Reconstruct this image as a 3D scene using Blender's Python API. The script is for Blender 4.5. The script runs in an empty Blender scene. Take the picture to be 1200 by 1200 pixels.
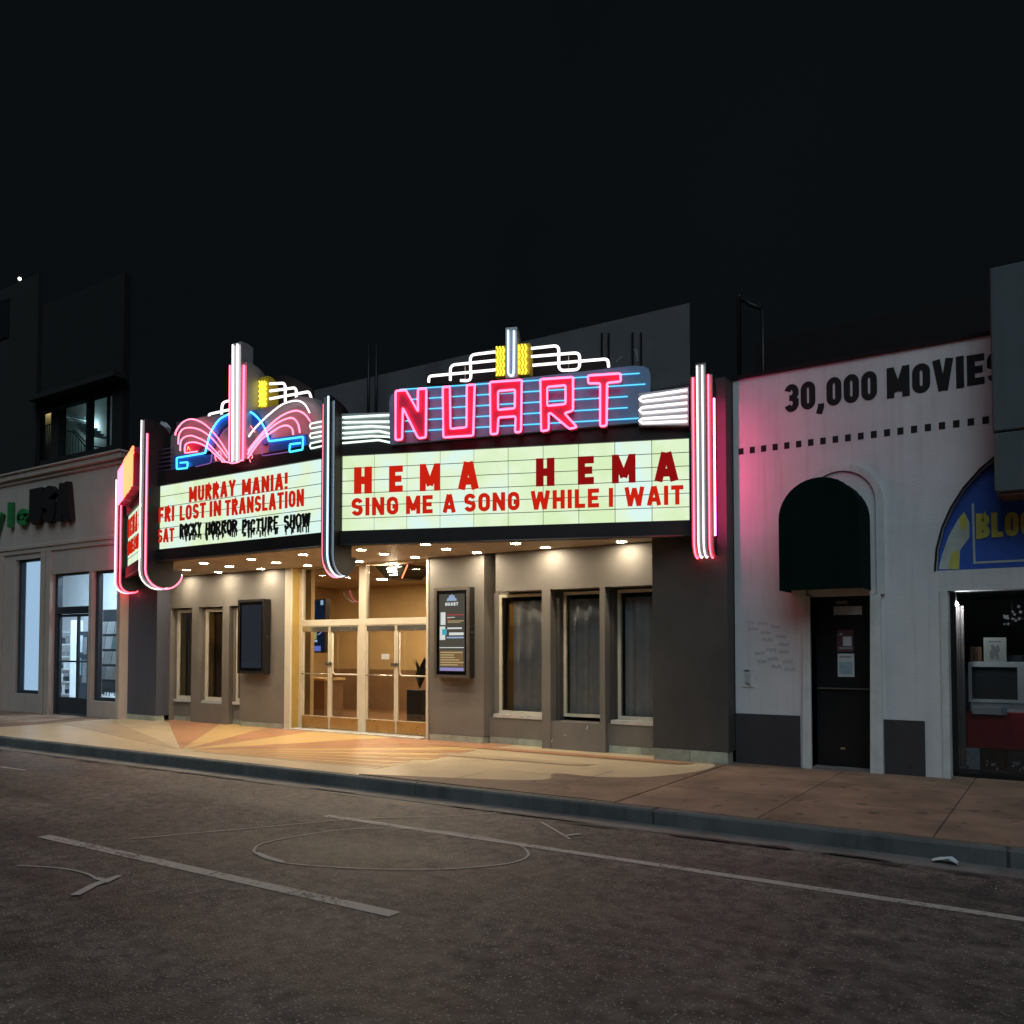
import bpy, bmesh, math, random
from mathutils import Vector, geometry
random.seed(7)

# ------------------------------------------------------------------ camera, sky, sun, exposure
FPX, YAW, PITCH, EYE = 1000.0, math.radians(33.15), math.radians(2.0), Vector((0, -11.8, 1.6))
CX, CY = 600.0, 760.0 - FPX * math.tan(PITCH)
scene = bpy.context.scene
COL = scene.collection
cam = bpy.data.cameras.new('camera')
cam.sensor_width = 36.0
cam.lens = 36.0 * FPX / 1200.0
cam.shift_y = (CY - 600.0) / 1200.0
cam.clip_end = 500
camo = bpy.data.objects.new('camera', cam)
COL.objects.link(camo)
camo.location = EYE
camo.rotation_euler = (math.pi / 2 + PITCH, 0, YAW)
scene.camera = camo

SUN_EL, SUN_AZ = math.radians(47), math.radians(152)      # azimuth clockwise from +Y
world = bpy.data.worlds.new('World')
scene.world = world
world.use_nodes = True
wn = world.node_tree.nodes
wl = world.node_tree.links
bg = wn['Background']
sky = wn.new('ShaderNodeTexSky')
sky.sky_type = 'NISHITA'
sky.sun_disc = False
sky.sun_elevation = SUN_EL
sky.sun_rotation = SUN_AZ
bg0 = wn.new('ShaderNodeBackground')
wl.new(sky.outputs[0], bg0.inputs[0])
bg0.inputs[1].default_value = 0.00012
bg.inputs[0].default_value = (0.0033, 0.0042, 0.0056, 1)    # night sky glow over the city
bg.inputs[1].default_value = 1.0
wtc = wn.new('ShaderNodeTexCoord')
wno = wn.new('ShaderNodeTexNoise'); wno.inputs['Scale'].default_value = 2.2; wno.inputs['Detail'].default_value = 5
wl.new(wtc.outputs['Generated'], wno.inputs['Vector'])
wra = wn.new('ShaderNodeValToRGB')
wra.color_ramp.elements[0].position = 0.3; wra.color_ramp.elements[0].color = (0.0023, 0.0034, 0.0040, 1)
wra.color_ramp.elements[1].position = 0.75; wra.color_ramp.elements[1].color = (0.0036, 0.0047, 0.0054, 1)
wl.new(wno.outputs[0], wra.inputs[0]); wl.new(wra.outputs[0], bg.inputs[0])
wadd = wn.new('ShaderNodeAddShader')
wl.new(bg.outputs[0], wadd.inputs[0])
wl.new(bg0.outputs[0], wadd.inputs[1])
wl.new(wadd.outputs[0], wn['World Output'].inputs[0])

sun = bpy.data.lights.new('sun', 'SUN')
sun.energy = 1.0
sun.angle = math.radians(50)
sun.color = (0.68, 0.88, 1.0)
suno = bpy.data.objects.new('sun', sun)
COL.objects.link(suno)
sd = Vector((math.sin(SUN_AZ) * math.cos(SUN_EL), math.cos(SUN_AZ) * math.cos(SUN_EL), math.sin(SUN_EL)))
suno.rotation_euler = sd.to_track_quat('Z', 'Y').to_euler()
suno.location = (2, -12, 12)

scene.view_settings.view_transform = 'Standard'
scene.view_settings.look = 'None'
scene.view_settings.exposure = 0.0
scene.view_settings.gamma = 1.0
scene.view_settings.use_curve_mapping = False
scene.render.engine = 'CYCLES'
scene.cycles.use_denoising = True
scene.cycles.max_bounces = 8
scene.cycles.transparent_max_bounces = 16
scene.cycles.sample_clamp_indirect = 4.0
scene.cycles.caustics_reflective = False
scene.cycles.caustics_refractive = False

# ------------------------------------------------------------------ measuring: photo pixel -> point on a real plane
FW = Vector((-math.sin(YAW) * math.cos(PITCH), math.cos(YAW) * math.cos(PITCH), math.sin(PITCH)))
RT = Vector((math.cos(YAW), math.sin(YAW), 0))
UP = RT.cross(FW)
def ray(px, py):
    return FW + RT * ((px - CX) / FPX) - UP * ((py - CY) / FPX)
def F(px, py, y=0.0):                       # on a plane parallel to the facade
    d = ray(px, py)
    return EYE + d * ((y - EYE.y) / d.y)
def G(px, py, z=0.0):                       # on a level plane
    d = ray(px, py)
    return EYE + d * ((z - EYE.z) / d.z)
class Frame:
    def __init__(s, O, a, n):
        s.O = Vector(O); s.a = Vector(a).normalized(); s.n = Vector(n).normalized(); s.b = Vector((0, 0, 1))
    def p(s, u, v, d=0.0):
        return s.O + s.a * u + s.b * v + s.n * d
    def on(s, px, py, d=0.0):
        r = ray(px, py)
        k = (s.O + s.n * d - EYE).dot(s.n) / r.dot(s.n)
        q = EYE + r * k - s.O
        return (q.dot(s.a), q.dot(s.b))
FAC = Frame((0, 0, 0), (1, 0, 0), (0, -1, 0))

# ------------------------------------------------------------------ materials
MAT = {}
def principled(name, col, rough=0.7, metal=0.0, spec=0.4):
    m = bpy.data.materials.new(name)
    m.use_nodes = True
    b = m.node_tree.nodes['Principled BSDF']
    b.inputs['Base Color'].default_value = (*col, 1)
    b.inputs['Roughness'].default_value = rough
    b.inputs['Metallic'].default_value = metal
    b.inputs['Specular IOR Level'].default_value = spec
    MAT[name] = m
    return m, m.node_tree.nodes, m.node_tree.links, b
def pm(name, col, rough=0.7, metal=0.0, spec=0.4, var=0.18, scale=3.0, bump=0.0, bscale=60.0, rnd=0.0, col2=None, fine=0.0):
    m, n, l, b = principled(name, col, rough, metal, spec)
    geo = n.new('ShaderNodeNewGeometry')
    no = n.new('ShaderNodeTexNoise')
    no.inputs['Scale'].default_value = scale
    no.inputs['Detail'].default_value = 6
    no.inputs['Roughness'].default_value = 0.62
    l.new(geo.outputs['Position'], no.inputs['Vector'])
    r = n.new('ShaderNodeValToRGB')
    r.color_ramp.elements[0].position = 0.28
    r.color_ramp.elements[1].position = 0.72
    c2 = col2 if col2 else tuple(c * (1 + var) for c in col)
    r.color_ramp.elements[0].color = (*[c * (1 - var) for c in col], 1)
    r.color_ramp.elements[1].color = (*c2, 1)
    l.new(no.outputs[0], r.inputs[0])
    out = r.outputs[0]
    if fine > 0:
        n2 = n.new('ShaderNodeTexNoise')
        n2.inputs['Scale'].default_value = 240
        n2.inputs['Detail'].default_value = 2
        l.new(geo.outputs['Position'], n2.inputs['Vector'])
        mr = n.new('ShaderNodeMapRange')
        mr.inputs[1].default_value = 0.35; mr.inputs[2].default_value = 0.65
        mr.inputs[3].default_value = 1 - fine; mr.inputs[4].default_value = 1 + fine
        l.new(n2.outputs[0], mr.inputs[0])
        mu = n.new('ShaderNodeVectorMath'); mu.operation = 'SCALE'
        l.new(out, mu.inputs[0]); l.new(mr.outputs[0], mu.inputs['Scale'])
        out = mu.outputs[0]
    if rnd > 0:
        oi = n.new('ShaderNodeObjectInfo')
        mr = n.new('ShaderNodeMapRange')
        mr.inputs[3].default_value = 1 - rnd; mr.inputs[4].default_value = 1 + rnd
        l.new(oi.outputs['Random'], mr.inputs[0])
        mu = n.new('ShaderNodeVectorMath'); mu.operation = 'SCALE'
        l.new(out, mu.inputs[0]); l.new(mr.outputs[0], mu.inputs['Scale'])
        out = mu.outputs[0]
    l.new(out, b.inputs['Base Color'])
    rr = n.new('ShaderNodeMapRange')
    rr.inputs[3].default_value = max(0.03, rough - 0.08); rr.inputs[4].default_value = min(1, rough + 0.08)
    l.new(no.outputs[0], rr.inputs[0]); l.new(rr.outputs[0], b.inputs['Roughness'])
    if bump > 0:
        n3 = n.new('ShaderNodeTexNoise')
        n3.inputs['Scale'].default_value = bscale
        n3.inputs['Detail'].default_value = 4
        l.new(geo.outputs['Position'], n3.inputs['Vector'])
        bp = n.new('ShaderNodeBump')
        bp.inputs['Strength'].default_value = bump
        bp.inputs['Distance'].default_value = 0.01
        l.new(n3.outputs[0], bp.inputs['Height']); l.new(bp.outputs[0], b.inputs['Normal'])
    return m
def em(name, col, strength):
    m = bpy.data.materials.new(name)
    m.use_nodes = True
    n = m.node_tree.nodes
    n.remove(n['Principled BSDF'])
    e = n.new('ShaderNodeEmission')
    e.inputs[0].default_value = (*col, 1)
    e.inputs[1].default_value = strength
    m.node_tree.links.new(e.outputs[0], n['Material Output'].inputs[0])
    MAT[name] = m
    return m
def glassmat(name, tint=(0.9, 0.93, 0.95), refl=0.12):
    m = bpy.data.materials.new(name)
    m.use_nodes = True
    n = m.node_tree.nodes; l = m.node_tree.links
    n.remove(n['Principled BSDF'])
    t = n.new('ShaderNodeBsdfTransparent'); t.inputs[0].default_value = (*tint, 1)
    g = n.new('ShaderNodeBsdfGlossy'); g.inputs['Roughness'].default_value = 0.015
    fr = n.new('ShaderNodeFresnel'); fr.inputs['IOR'].default_value = 1.5
    mx = n.new('ShaderNodeMixShader')
    ma = n.new('ShaderNodeMath'); ma.operation = 'MULTIPLY_ADD'
    ma.inputs[1].default_value = 1.0; ma.inputs[2].default_value = refl * 0.4
    l.new(fr.outputs[0], ma.inputs[0]); l.new(ma.outputs[0], mx.inputs[0])
    l.new(t.outputs[0], mx.inputs[1]); l.new(g.outputs[0], mx.inputs[2])
    l.new(mx.outputs[0], n['Material Output'].inputs[0])
    MAT[name] = m
    return m

def spots(name, scale, thr, dark):
    """scattered small dark blotches (gum, oil drops) over an existing material"""
    m = MAT[name]; n = m.node_tree.nodes; l = m.node_tree.links; b = n['Principled BSDF']
    src = b.inputs['Base Color'].links[0].from_socket
    geo = n.new('ShaderNodeNewGeometry')
    v = n.new('ShaderNodeTexVoronoi'); v.inputs['Scale'].default_value = scale
    wob = n.new('ShaderNodeTexNoise'); wob.inputs['Scale'].default_value = scale * 4
    mixv = n.new('ShaderNodeVectorMath'); mixv.operation = 'MULTIPLY_ADD'; mixv.inputs[1].default_value = (.03, .03, .0)
    l.new(geo.outputs['Position'], wob.inputs['Vector']); l.new(wob.outputs['Color'], mixv.inputs[0]); l.new(geo.outputs['Position'], mixv.inputs[2])
    l.new(mixv.outputs[0], v.inputs['Vector'])
    sep = n.new('ShaderNodeSeparateColor'); l.new(v.outputs['Color'], sep.inputs[0])
    rad = n.new('ShaderNodeMapRange'); rad.inputs[1].default_value = 0.45; rad.inputs[2].default_value = 1.0; rad.inputs[3].default_value = 0.0; rad.inputs[4].default_value = 0.30
    l.new(sep.outputs[0], rad.inputs[0])
    lt = n.new('ShaderNodeMath'); lt.operation = 'LESS_THAN'
    l.new(v.outputs['Distance'], lt.inputs[0]); l.new(rad.outputs[0], lt.inputs[1])
    mu = n.new('ShaderNodeMapRange'); mu.inputs[3].default_value = 1.0; mu.inputs[4].default_value = 1 - dark
    l.new(lt.outputs[0], mu.inputs[0])
    sc = n.new('ShaderNodeVectorMath'); sc.operation = 'SCALE'
    l.new(src, sc.inputs[0]); l.new(mu.outputs[0], sc.inputs['Scale']); l.new(sc.outputs[0], b.inputs['Base Color'])
def streaks(name, amount, sx=9.0, sz=0.35):
    """rain streaks: noise stretched upright"""
    m = MAT[name]; n = m.node_tree.nodes; l = m.node_tree.links; b = n['Principled BSDF']
    src = b.inputs['Base Color'].links[0].from_socket
    geo = n.new('ShaderNodeNewGeometry')
    mp = n.new('ShaderNodeMapping'); mp.inputs['Scale'].default_value = (sx, sx, sz)
    l.new(geo.outputs['Position'], mp.inputs[0])
    no = n.new('ShaderNodeTexNoise'); no.inputs['Scale'].default_value = 1.0; no.inputs['Detail'].default_value = 7; no.inputs['Roughness'].default_value = 0.65
    l.new(mp.outputs[0], no.inputs['Vector'])
    mr = n.new('ShaderNodeMapRange'); mr.inputs[1].default_value = 0.50; mr.inputs[2].default_value = 0.78; mr.inputs[3].default_value = 1.0; mr.inputs[4].default_value = 1 - amount
    l.new(no.outputs[0], mr.inputs[0])
    sc = n.new('ShaderNodeVectorMath'); sc.operation = 'SCALE'
    l.new(src, sc.inputs[0]); l.new(mr.outputs[0], sc.inputs['Scale']); l.new(sc.outputs[0], b.inputs['Base Color'])
# asphalt: dark binder, pale aggregate chips, patches
def asphalt():
    m, n, l, b = principled('asphalt', (0.05, 0.05, 0.05), 0.75, 0, 0.35)
    geo = n.new('ShaderNodeNewGeometry')
    big = n.new('ShaderNodeTexNoise'); big.inputs['Scale'].default_value = 0.55; big.inputs['Detail'].default_value = 5
    mid = n.new('ShaderNodeTexNoise'); mid.inputs['Scale'].default_value = 9; mid.inputs['Detail'].default_value = 6
    chip = n.new('ShaderNodeTexVoronoi'); chip.inputs['Scale'].default_value = 62
    chip.feature = 'F1'
    for t in (big, mid, chip): l.new(geo.outputs['Position'], t.inputs['Vector'])
    r = n.new('ShaderNodeValToRGB')
    r.color_ramp.elements[0].position = 0.3; r.color_ramp.elements[0].color = (0.072, 0.055, 0.047, 1)
    r.color_ramp.elements[1].position = 0.75; r.color_ramp.elements[1].color = (0.135, 0.104, 0.088, 1)
    l.new(big.outputs[0], r.inputs[0])
    mr = n.new('ShaderNodeMapRange'); mr.inputs[1].default_value = 0.3; mr.inputs[2].default_value = 0.7; mr.inputs[3].default_value = 0.45; mr.inputs[4].default_value = 1.45
    l.new(mid.outputs[0], mr.inputs[0])
    sc = n.new('ShaderNodeVectorMath'); sc.operation = 'SCALE'
    l.new(r.outputs[0], sc.inputs[0]); l.new(mr.outputs[0], sc.inputs['Scale'])
    cr = n.new('ShaderNodeValToRGB')                      # only some cells are pale chips
    sep = n.new('ShaderNodeSeparateColor'); l.new(chip.outputs['Color'], sep.inputs[0])
    cr.color_ramp.elements[0].position = 0.72; cr.color_ramp.elements[0].color = (0, 0, 0, 1)
    cr.color_ramp.elements[1].position = 0.95; cr.color_ramp.elements[1].color = (1, 1, 1, 1)
    l.new(sep.outputs[0], cr.inputs[0])
    dr = n.new('ShaderNodeValToRGB')
    dr.color_ramp.elements[0].position = 0.30; dr.color_ramp.elements[0].color = (1, 1, 1, 1)
    dr.color_ramp.elements[1].position = 0.48; dr.color_ramp.elements[1].color = (0, 0, 0, 1)
    l.new(chip.outputs['Distance'], dr.inputs[0])
    mm = n.new('ShaderNodeMath'); mm.operation = 'MULTIPLY'
    l.new(cr.outputs[0], mm.inputs[0]); l.new(dr.outputs[0], mm.inputs[1])
    mx = n.new('ShaderNodeMix'); mx.data_type = 'RGBA'
    l.new(mm.outputs[0], mx.inputs[0]); l.new(sc.outputs[0], mx.inputs[6]); mx.inputs[7].default_value = (0.34, 0.285, 0.25, 1)
    # long stains along the traffic direction and darker oil blotches
    mp = n.new('ShaderNodeMapping'); mp.inputs['Scale'].default_value = (0.16, 1.5, 1.0)
    l.new(geo.outputs['Position'], mp.inputs[0])
    st = n.new('ShaderNodeTexNoise'); st.inputs['Scale'].default_value = 1.0; st.inputs['Detail'].default_value = 6; st.inputs['Roughness'].default_value = 0.6
    l.new(mp.outputs[0], st.inputs['Vector'])
    sr = n.new('ShaderNodeMapRange'); sr.inputs[1].default_value = 0.32; sr.inputs[2].default_value = 0.68; sr.inputs[3].default_value = 0.52; sr.inputs[4].default_value = 1.40
    l.new(st.outputs[0], sr.inputs[0])
    s2 = n.new('ShaderNodeVectorMath'); s2.operation = 'SCALE'
    l.new(mx.outputs[2], s2.inputs[0]); l.new(sr.outputs[0], s2.inputs['Scale'])
    l.new(s2.outputs[0], b.inputs['Base Color'])
    ro = n.new('ShaderNodeMapRange'); ro.inputs[1].default_value = 0.3; ro.inputs[2].default_value = 0.7; ro.inputs[3].default_value = 0.50; ro.inputs[4].default_value = 0.82
    l.new(st.outputs[0], ro.inputs[0]); l.new(ro.outputs[0], b.inputs['Roughness'])
    bp = n.new('ShaderNodeBump'); bp.inputs['Strength'].default_value = 0.4; bp.inputs['Distance'].default_value = 0.010
    l.new(chip.outputs['Distance'], bp.inputs['Height']); l.new(bp.outputs[0], b.inputs['Normal'])
asphalt()
def worn_paint(nm, lo, hi):
    m, n, l, b = principled(nm, (0.44, 0.38, 0.34), 0.7)
    geo = n.new('ShaderNodeNewGeometry')
    no = n.new('ShaderNodeTexNoise'); no.inputs['Scale'].default_value = 22; no.inputs['Detail'].default_value = 9; no.inputs['Roughness'].default_value = 0.78
    n2 = n.new('ShaderNodeTexNoise'); n2.inputs['Scale'].default_value = 2.3; n2.inputs['Detail'].default_value = 3
    l.new(geo.outputs['Position'], no.inputs['Vector']); l.new(geo.outputs['Position'], n2.inputs['Vector'])
    ad = n.new('ShaderNodeMath'); ad.operation = 'MULTIPLY_ADD'; ad.inputs[1].default_value = 0.45
    l.new(n2.outputs[0], ad.inputs[0]); l.new(no.outputs[0], ad.inputs[2])
    r = n.new('ShaderNodeValToRGB')
    r.color_ramp.elements[0].position = lo; r.color_ramp.elements[0].color = (0, 0, 0, 1)
    r.color_ramp.elements[1].position = hi; r.color_ramp.elements[1].color = (1, 1, 1, 1)
    l.new(ad.outputs[0], r.inputs[0])
    l.new(r.outputs[0], b.inputs['Alpha'])
worn_paint('road_paint', 0.53, 0.70)
worn_paint('survey_paint', 0.47, 0.64)
pm('concrete_walk', (0.235, 0.150, 0.100), 0.75, var=0.50, scale=1.3, bump=0.25, rnd=0.12, fine=0.16)
spots('concrete_walk', 5.0, 0.86, 0.45)
pm('joint', (0.07, 0.06, 0.05), 0.9)
pm('kerb_stone', (0.110, 0.112, 0.108), 0.8, var=0.3, scale=2.2, bump=0.2, fine=0.15)
pm('gutter', (0.175, 0.158, 0.145), 0.8, var=0.35, scale=2.5, bump=0.2, fine=0.15)
pm('tar', (0.022, 0.020, 0.020), 0.6, var=0.3, scale=12, bump=0.6, bscale=40)
pm('terrazzo_gold', (0.66, 0.42, 0.17), 0.33, var=0.10, scale=2.5, fine=0.16)
pm('terrazzo_red', (0.50, 0.24, 0.12), 0.33, var=0.12, scale=2.5, fine=0.16)
pm('terrazzo_cream', (0.62, 0.47, 0.29), 0.33, var=0.12, scale=2.0, fine=0.14)
pm('terrazzo_tan', (0.50, 0.36, 0.22), 0.36, var=0.18, scale=1.6, fine=0.14)
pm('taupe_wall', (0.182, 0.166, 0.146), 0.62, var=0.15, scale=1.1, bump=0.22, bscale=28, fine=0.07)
pm('taupe_shaded', (0.070, 0.064, 0.060), 0.62, var=0.18, scale=1.0, bump=0.22, bscale=28, fine=0.08)  # wall taupe with the shade of unlit pilaster and reveals put into its colour
pm('slate_wall', (0.075, 0.080, 0.105), 0.6, var=0.10, scale=1.2, bump=0.05)
pm('parapet_grey', (0.115, 0.112, 0.122), 0.85, var=0.25, scale=0.8, bump=0.1)
pm('base_tile', (0.34, 0.37, 0.31), 0.35, var=0.25, scale=6, rnd=0.15)
pm('cream_metal', (0.68, 0.61, 0.48), 0.4, 0.0, var=0.06, scale=4)
pm('gold_panel', (0.48, 0.33, 0.09), 0.45, var=0.10, scale=3)
pm('bronze_plate', (0.52, 0.33, 0.14), 0.28, 0.75, var=0.10, scale=3)
pm('steel', (0.62, 0.58, 0.50), 0.25, 0.9, var=0.05)
pm('sill_white', (0.55, 0.53, 0.48), 0.6, var=0.18, scale=9)
pm('curtain_grey', (0.74, 0.71, 0.68), 0.9, var=0.12, scale=6)
pm('curtain_orange', (0.50, 0.26, 0.06), 0.8, var=0.08, scale=6)
pm('curtain_olive', (0.36, 0.31, 0.06), 0.8, var=0.08, scale=6)
pm('black_metal', (0.018, 0.017, 0.018), 0.45, 0.3, var=0.15)
pm('black_case', (0.022, 0.020, 0.020), 0.4, 0.2, var=0.15)
pm('case_trim', (0.17, 0.15, 0.13), 0.4, 0.6, var=0.1)
pm('fascia_dark', (0.026, 0.023, 0.022), 0.5, 0.2, var=0.2, scale=2)
pm('marquee_grey', (0.34, 0.33, 0.34), 0.45, 0.2, var=0.10, scale=3)
pm('marquee_silver', (0.50, 0.51, 0.54), 0.32, 0.5, var=0.08, scale=3)
pm('marquee_maroon', (0.14, 0.05, 0.055), 0.5, 0.1, var=0.15, scale=3)
pm('panel_blue', (0.16, 0.30, 0.46), 0.45, 0.1, var=0.12, scale=3)
pm('panel_deepblue', (0.05, 0.16, 0.62), 0.45, 0.1, var=0.08, scale=3)
pm('letter_crimson', (0.60, 0.045, 0.13), 0.4, 0.0, var=0.08, scale=5)
pm('panel_yellow', (0.62, 0.46, 0.04), 0.45, 0.0, var=0.08, scale=5)
pm('soffit_tan', (0.36, 0.28, 0.19), 0.6, var=0.12, scale=2)
pm('lobby_brown', (0.46, 0.31, 0.14), 0.7, var=0.14, scale=1.2)
pm('lobby_dark', (0.20, 0.11, 0.05), 0.6, var=0.2, scale=2)
pm('lobby_floor', (0.16, 0.075, 0.03), 0.4, var=0.3, scale=4)
pm('plant_green', (0.030, 0.040, 0.018), 0.6, var=0.4, scale=9)
pm('stucco_white', (0.64, 0.625, 0.63), 0.9, var=0.11, scale=1.1, bump=0.35, bscale=35, fine=0.05)
pm('stucco_trim', (0.60, 0.60, 0.585), 0.85, var=0.15, scale=3, bump=0.2)
pm('charcoal_paint', (0.048, 0.042, 0.046), 0.65, var=0.14, scale=2, bump=0.1)
pm('sign_black', (0.008, 0.007, 0.008), 0.8, var=0.25, scale=9)
pm('awning_green', (0.0040, 0.0125, 0.0110), 0.95, 0.0, 0.04, var=0.22, scale=3)
pm('door_black', (0.010, 0.0095, 0.010), 0.35, var=0.25, scale=3)
pm('paper_white', (0.55, 0.57, 0.58), 0.8, var=0.10, scale=10)
pm('paper_blue', (0.30, 0.40, 0.46), 0.8, var=0.2, scale=14)
pm('paper_dark', (0.12, 0.045, 0.05), 0.7, var=0.4, scale=20)
pm('ink_faint', (0.33, 0.325, 0.34), 0.9, var=0.25, scale=20)
pm('ink_grey', (0.24, 0.245, 0.25), 0.8, var=0.2, scale=12)
pm('banner_blue', (0.030, 0.095, 0.42), 0.5, var=0.25, scale=3)
pm('banner_yellow', (0.56, 0.52, 0.10), 0.5, var=0.12, scale=5)
pm('banner_pale', (0.46, 0.50, 0.46), 0.5, var=0.18, scale=4)
pm('sign_box', (0.085, 0.098, 0.108), 0.7, var=0.14, scale=1.5)
pm('sign_box_under', (0.16, 0.07, 0.045), 0.7, var=0.2)
pm('tv_grey', (0.70, 0.74, 0.76), 0.5, var=0.08, scale=5)
pm('tv_screen', (0.030, 0.035, 0.038), 0.12, var=0.1)
pm('red_cloth', (0.42, 0.014, 0.022), 0.8, var=0.15, scale=4)
pm('store_dark', (0.035, 0.035, 0.04), 0.8, var=0.3)
pm('drape_grey', (0.26, 0.23, 0.22), 0.9, var=0.15, scale=6)
pm('roof_maroon', (0.009, 0.0045, 0.0055), 0.9, var=0.3)
pm('shop_stucco', (0.46, 0.385, 0.335), 0.85, var=0.09, scale=1.3, bump=0.2, fine=0.05)
pm('shop_trim', (0.44, 0.37, 0.315), 0.8, var=0.10, scale=3)
pm('shop_white', (0.74, 0.78, 0.82), 0.8, var=0.04, scale=3)
pm('sign_green', (0.025, 0.20, 0.065), 0.5, var=0.2, scale=10)
pm('slate_dark', (0.030, 0.040, 0.052), 0.5, var=0.2)
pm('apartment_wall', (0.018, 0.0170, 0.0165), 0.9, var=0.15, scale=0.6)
pm('apartment_wall_far', (0.0105, 0.0098, 0.0102), 0.9, var=0.15, scale=0.6)  # far wing, a darker tone than the near wing
pm('stair_wall', (0.32, 0.40, 0.42), 0.8, var=0.12, scale=2)
pm('room_cream', (0.50, 0.46, 0.30), 0.8, var=0.08, scale=2)
pm('rail_dark', (0.016, 0.018, 0.020), 0.5, 0.3)
pm('tube_off', (0.16, 0.10, 0.20), 0.25, var=0.1)
pm('copper_wire', (0.03, 0.03, 0.03), 0.6)

streaks('stucco_white', 0.17); streaks('stucco_trim', 0.2, 14); streaks('shop_stucco', 0.14, 5); streaks('taupe_wall', 0.07, 4); streaks('taupe_shaded', 0.15, 5); streaks('slate_wall', 0.2, 8)
streaks('sign_box', 0.3, 10); streaks('kerb_stone', 0.45, 6, 1.0); streaks('parapet_grey', 0.3, 2); streaks('awning_green', 0.3, 12, .5)
spots('charcoal_paint', 6.0, .8, .3)
NE = 1.0
em('neon_pink', (1.0, 0.072, 0.14), 7.0 * NE)
em('neon_flank_added', (1.0, 0.055, 0.24), 60.0 * NE)
em('neon_hot', (1.0, 0.045, 0.075), 12.0 * NE)
em('neon_rose', (1.0, 0.135, 0.21), 4.6 * NE)
em('neon_red', (1.0, 0.03, 0.03), 7.0 * NE)
em('neon_orange', (1.0, 0.18, 0.07), 4.0 * NE)
em('neon_white', (1.0, 0.93, 0.92), 1.9 * NE)
em('neon_mint', (0.80, 1.0, 0.88), 1.5 * NE)
em('neon_ice', (0.62, 0.84, 1.0), 1.9 * NE)
em('neon_cyan', (0.06, 0.60, 1.0), 2.4 * NE)
em('neon_line', (0.10, 0.62, 1.0), 1.5 * NE)
em('neon_blue', (0.05, 0.45, 1.0), 4.6 * NE)
em('neon_violet', (0.55, 0.20, 0.80), 0.55 * NE)
em('neon_yellow', (1.0, 0.86, 0.06), 2.2 * NE)
em('downlight', (1.0, 0.85, 0.63), 255.0)
em('lobby_lamp', (1.0, 0.78, 0.50), 560.0)
em('shop_lamp', (0.62, 0.84, 1.0), 190.0)
em('stair_lamp', (0.72, 0.98, 1.0), 42.0)
em('lit_blind', (0.40, 0.60, 0.82), 1.05)  # blind glows of itself, in place of light coming from behind
em('warm_room', (1.0, 0.86, 0.50), 5.0)
em('added_bulb', (0.92, 0.97, 1.0), 320.0)
em('beacon', (1.0, 0.98, 0.95), 6.0)
em('letter_red', (0.80, 0.022, 0.008), 0.72)  # red letters glow themselves, in place of board light passing through the plastic
em('letter_deepred', (0.62, 0.012, 0.012), 0.42)
em('screen_blank', (0.10, 0.115, 0.15), 0.22)
em('screen_grey', (0.15, 0.13, 0.10), 0.60)
em('screen_white', (0.95, 0.95, 0.90), 0.85)
em('screen_ice', (0.45, 0.62, 0.85), 0.75)
em('screen_red', (0.80, 0.12, 0.10), 0.55)
em('screen_cyan', (0.10, 0.62, 0.78), 0.70)
em('screen_gold', (0.68, 0.50, 0.25), 0.75)
em('screen_tan', (0.42, 0.24, 0.10), 0.55)
em('screen_violet', (0.45, 0.38, 0.80), 0.75)
em('beer_green', (0.55, 0.62, 0.22), 0.55)
em('beer_navy', (0.010, 0.020, 0.050), 0.6)
em('beer_blue', (0.16, 0.22, 0.70), 0.75)

def board_mat():
    m = bpy.data.materials.new('board_light')
    m.use_nodes = True
    n = m.node_tree.nodes; l = m.node_tree.links
    n.remove(n['Principled BSDF'])
    e = n.new('ShaderNodeEmission')
    geo = n.new('ShaderNodeNewGeometry')
    no = n.new('ShaderNodeTexNoise'); no.inputs['Scale'].default_value = 2.2; no.inputs['Detail'].default_value = 3
    l.new(geo.outputs['Position'], no.inputs['Vector'])
    oi = n.new('ShaderNodeObjectInfo')
    ad = n.new('ShaderNodeMath'); ad.operation = 'MULTIPLY_ADD'; ad.inputs[1].default_value = 0.30; ad.inputs[2].default_value = -0.15
    l.new(oi.outputs['Random'], ad.inputs[0])
    a2 = n.new('ShaderNodeMath'); l.new(no.outputs[0], a2.inputs[0]); l.new(ad.outputs[0], a2.inputs[1])
    r = n.new('ShaderNodeValToRGB')
    r.color_ramp.elements[0].position = 0.30; r.color_ramp.elements[0].color = (0.72, 0.90, 0.54, 1)
    r.color_ramp.elements[1].position = 0.72; r.color_ramp.elements[1].color = (0.74, 0.97, 0.90, 1)
    k = r.color_ramp.elements.new(0.5); k.color = (0.80, 0.95, 0.67, 1)
    l.new(a2.outputs[0], r.inputs[0]); l.new(r.outputs[0], e.inputs[0])
    e.inputs[1].default_value = 0.97
    l.new(e.outputs[0], n['Material Output'].inputs[0])
    MAT['board_light'] = m
board_mat()
glassmat('glass')
glassmat('glass_dark', (0.55, 0.58, 0.60), 0.2)
pm('board_rail', (0.10, 0.13, 0.10), 0.5)

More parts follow.
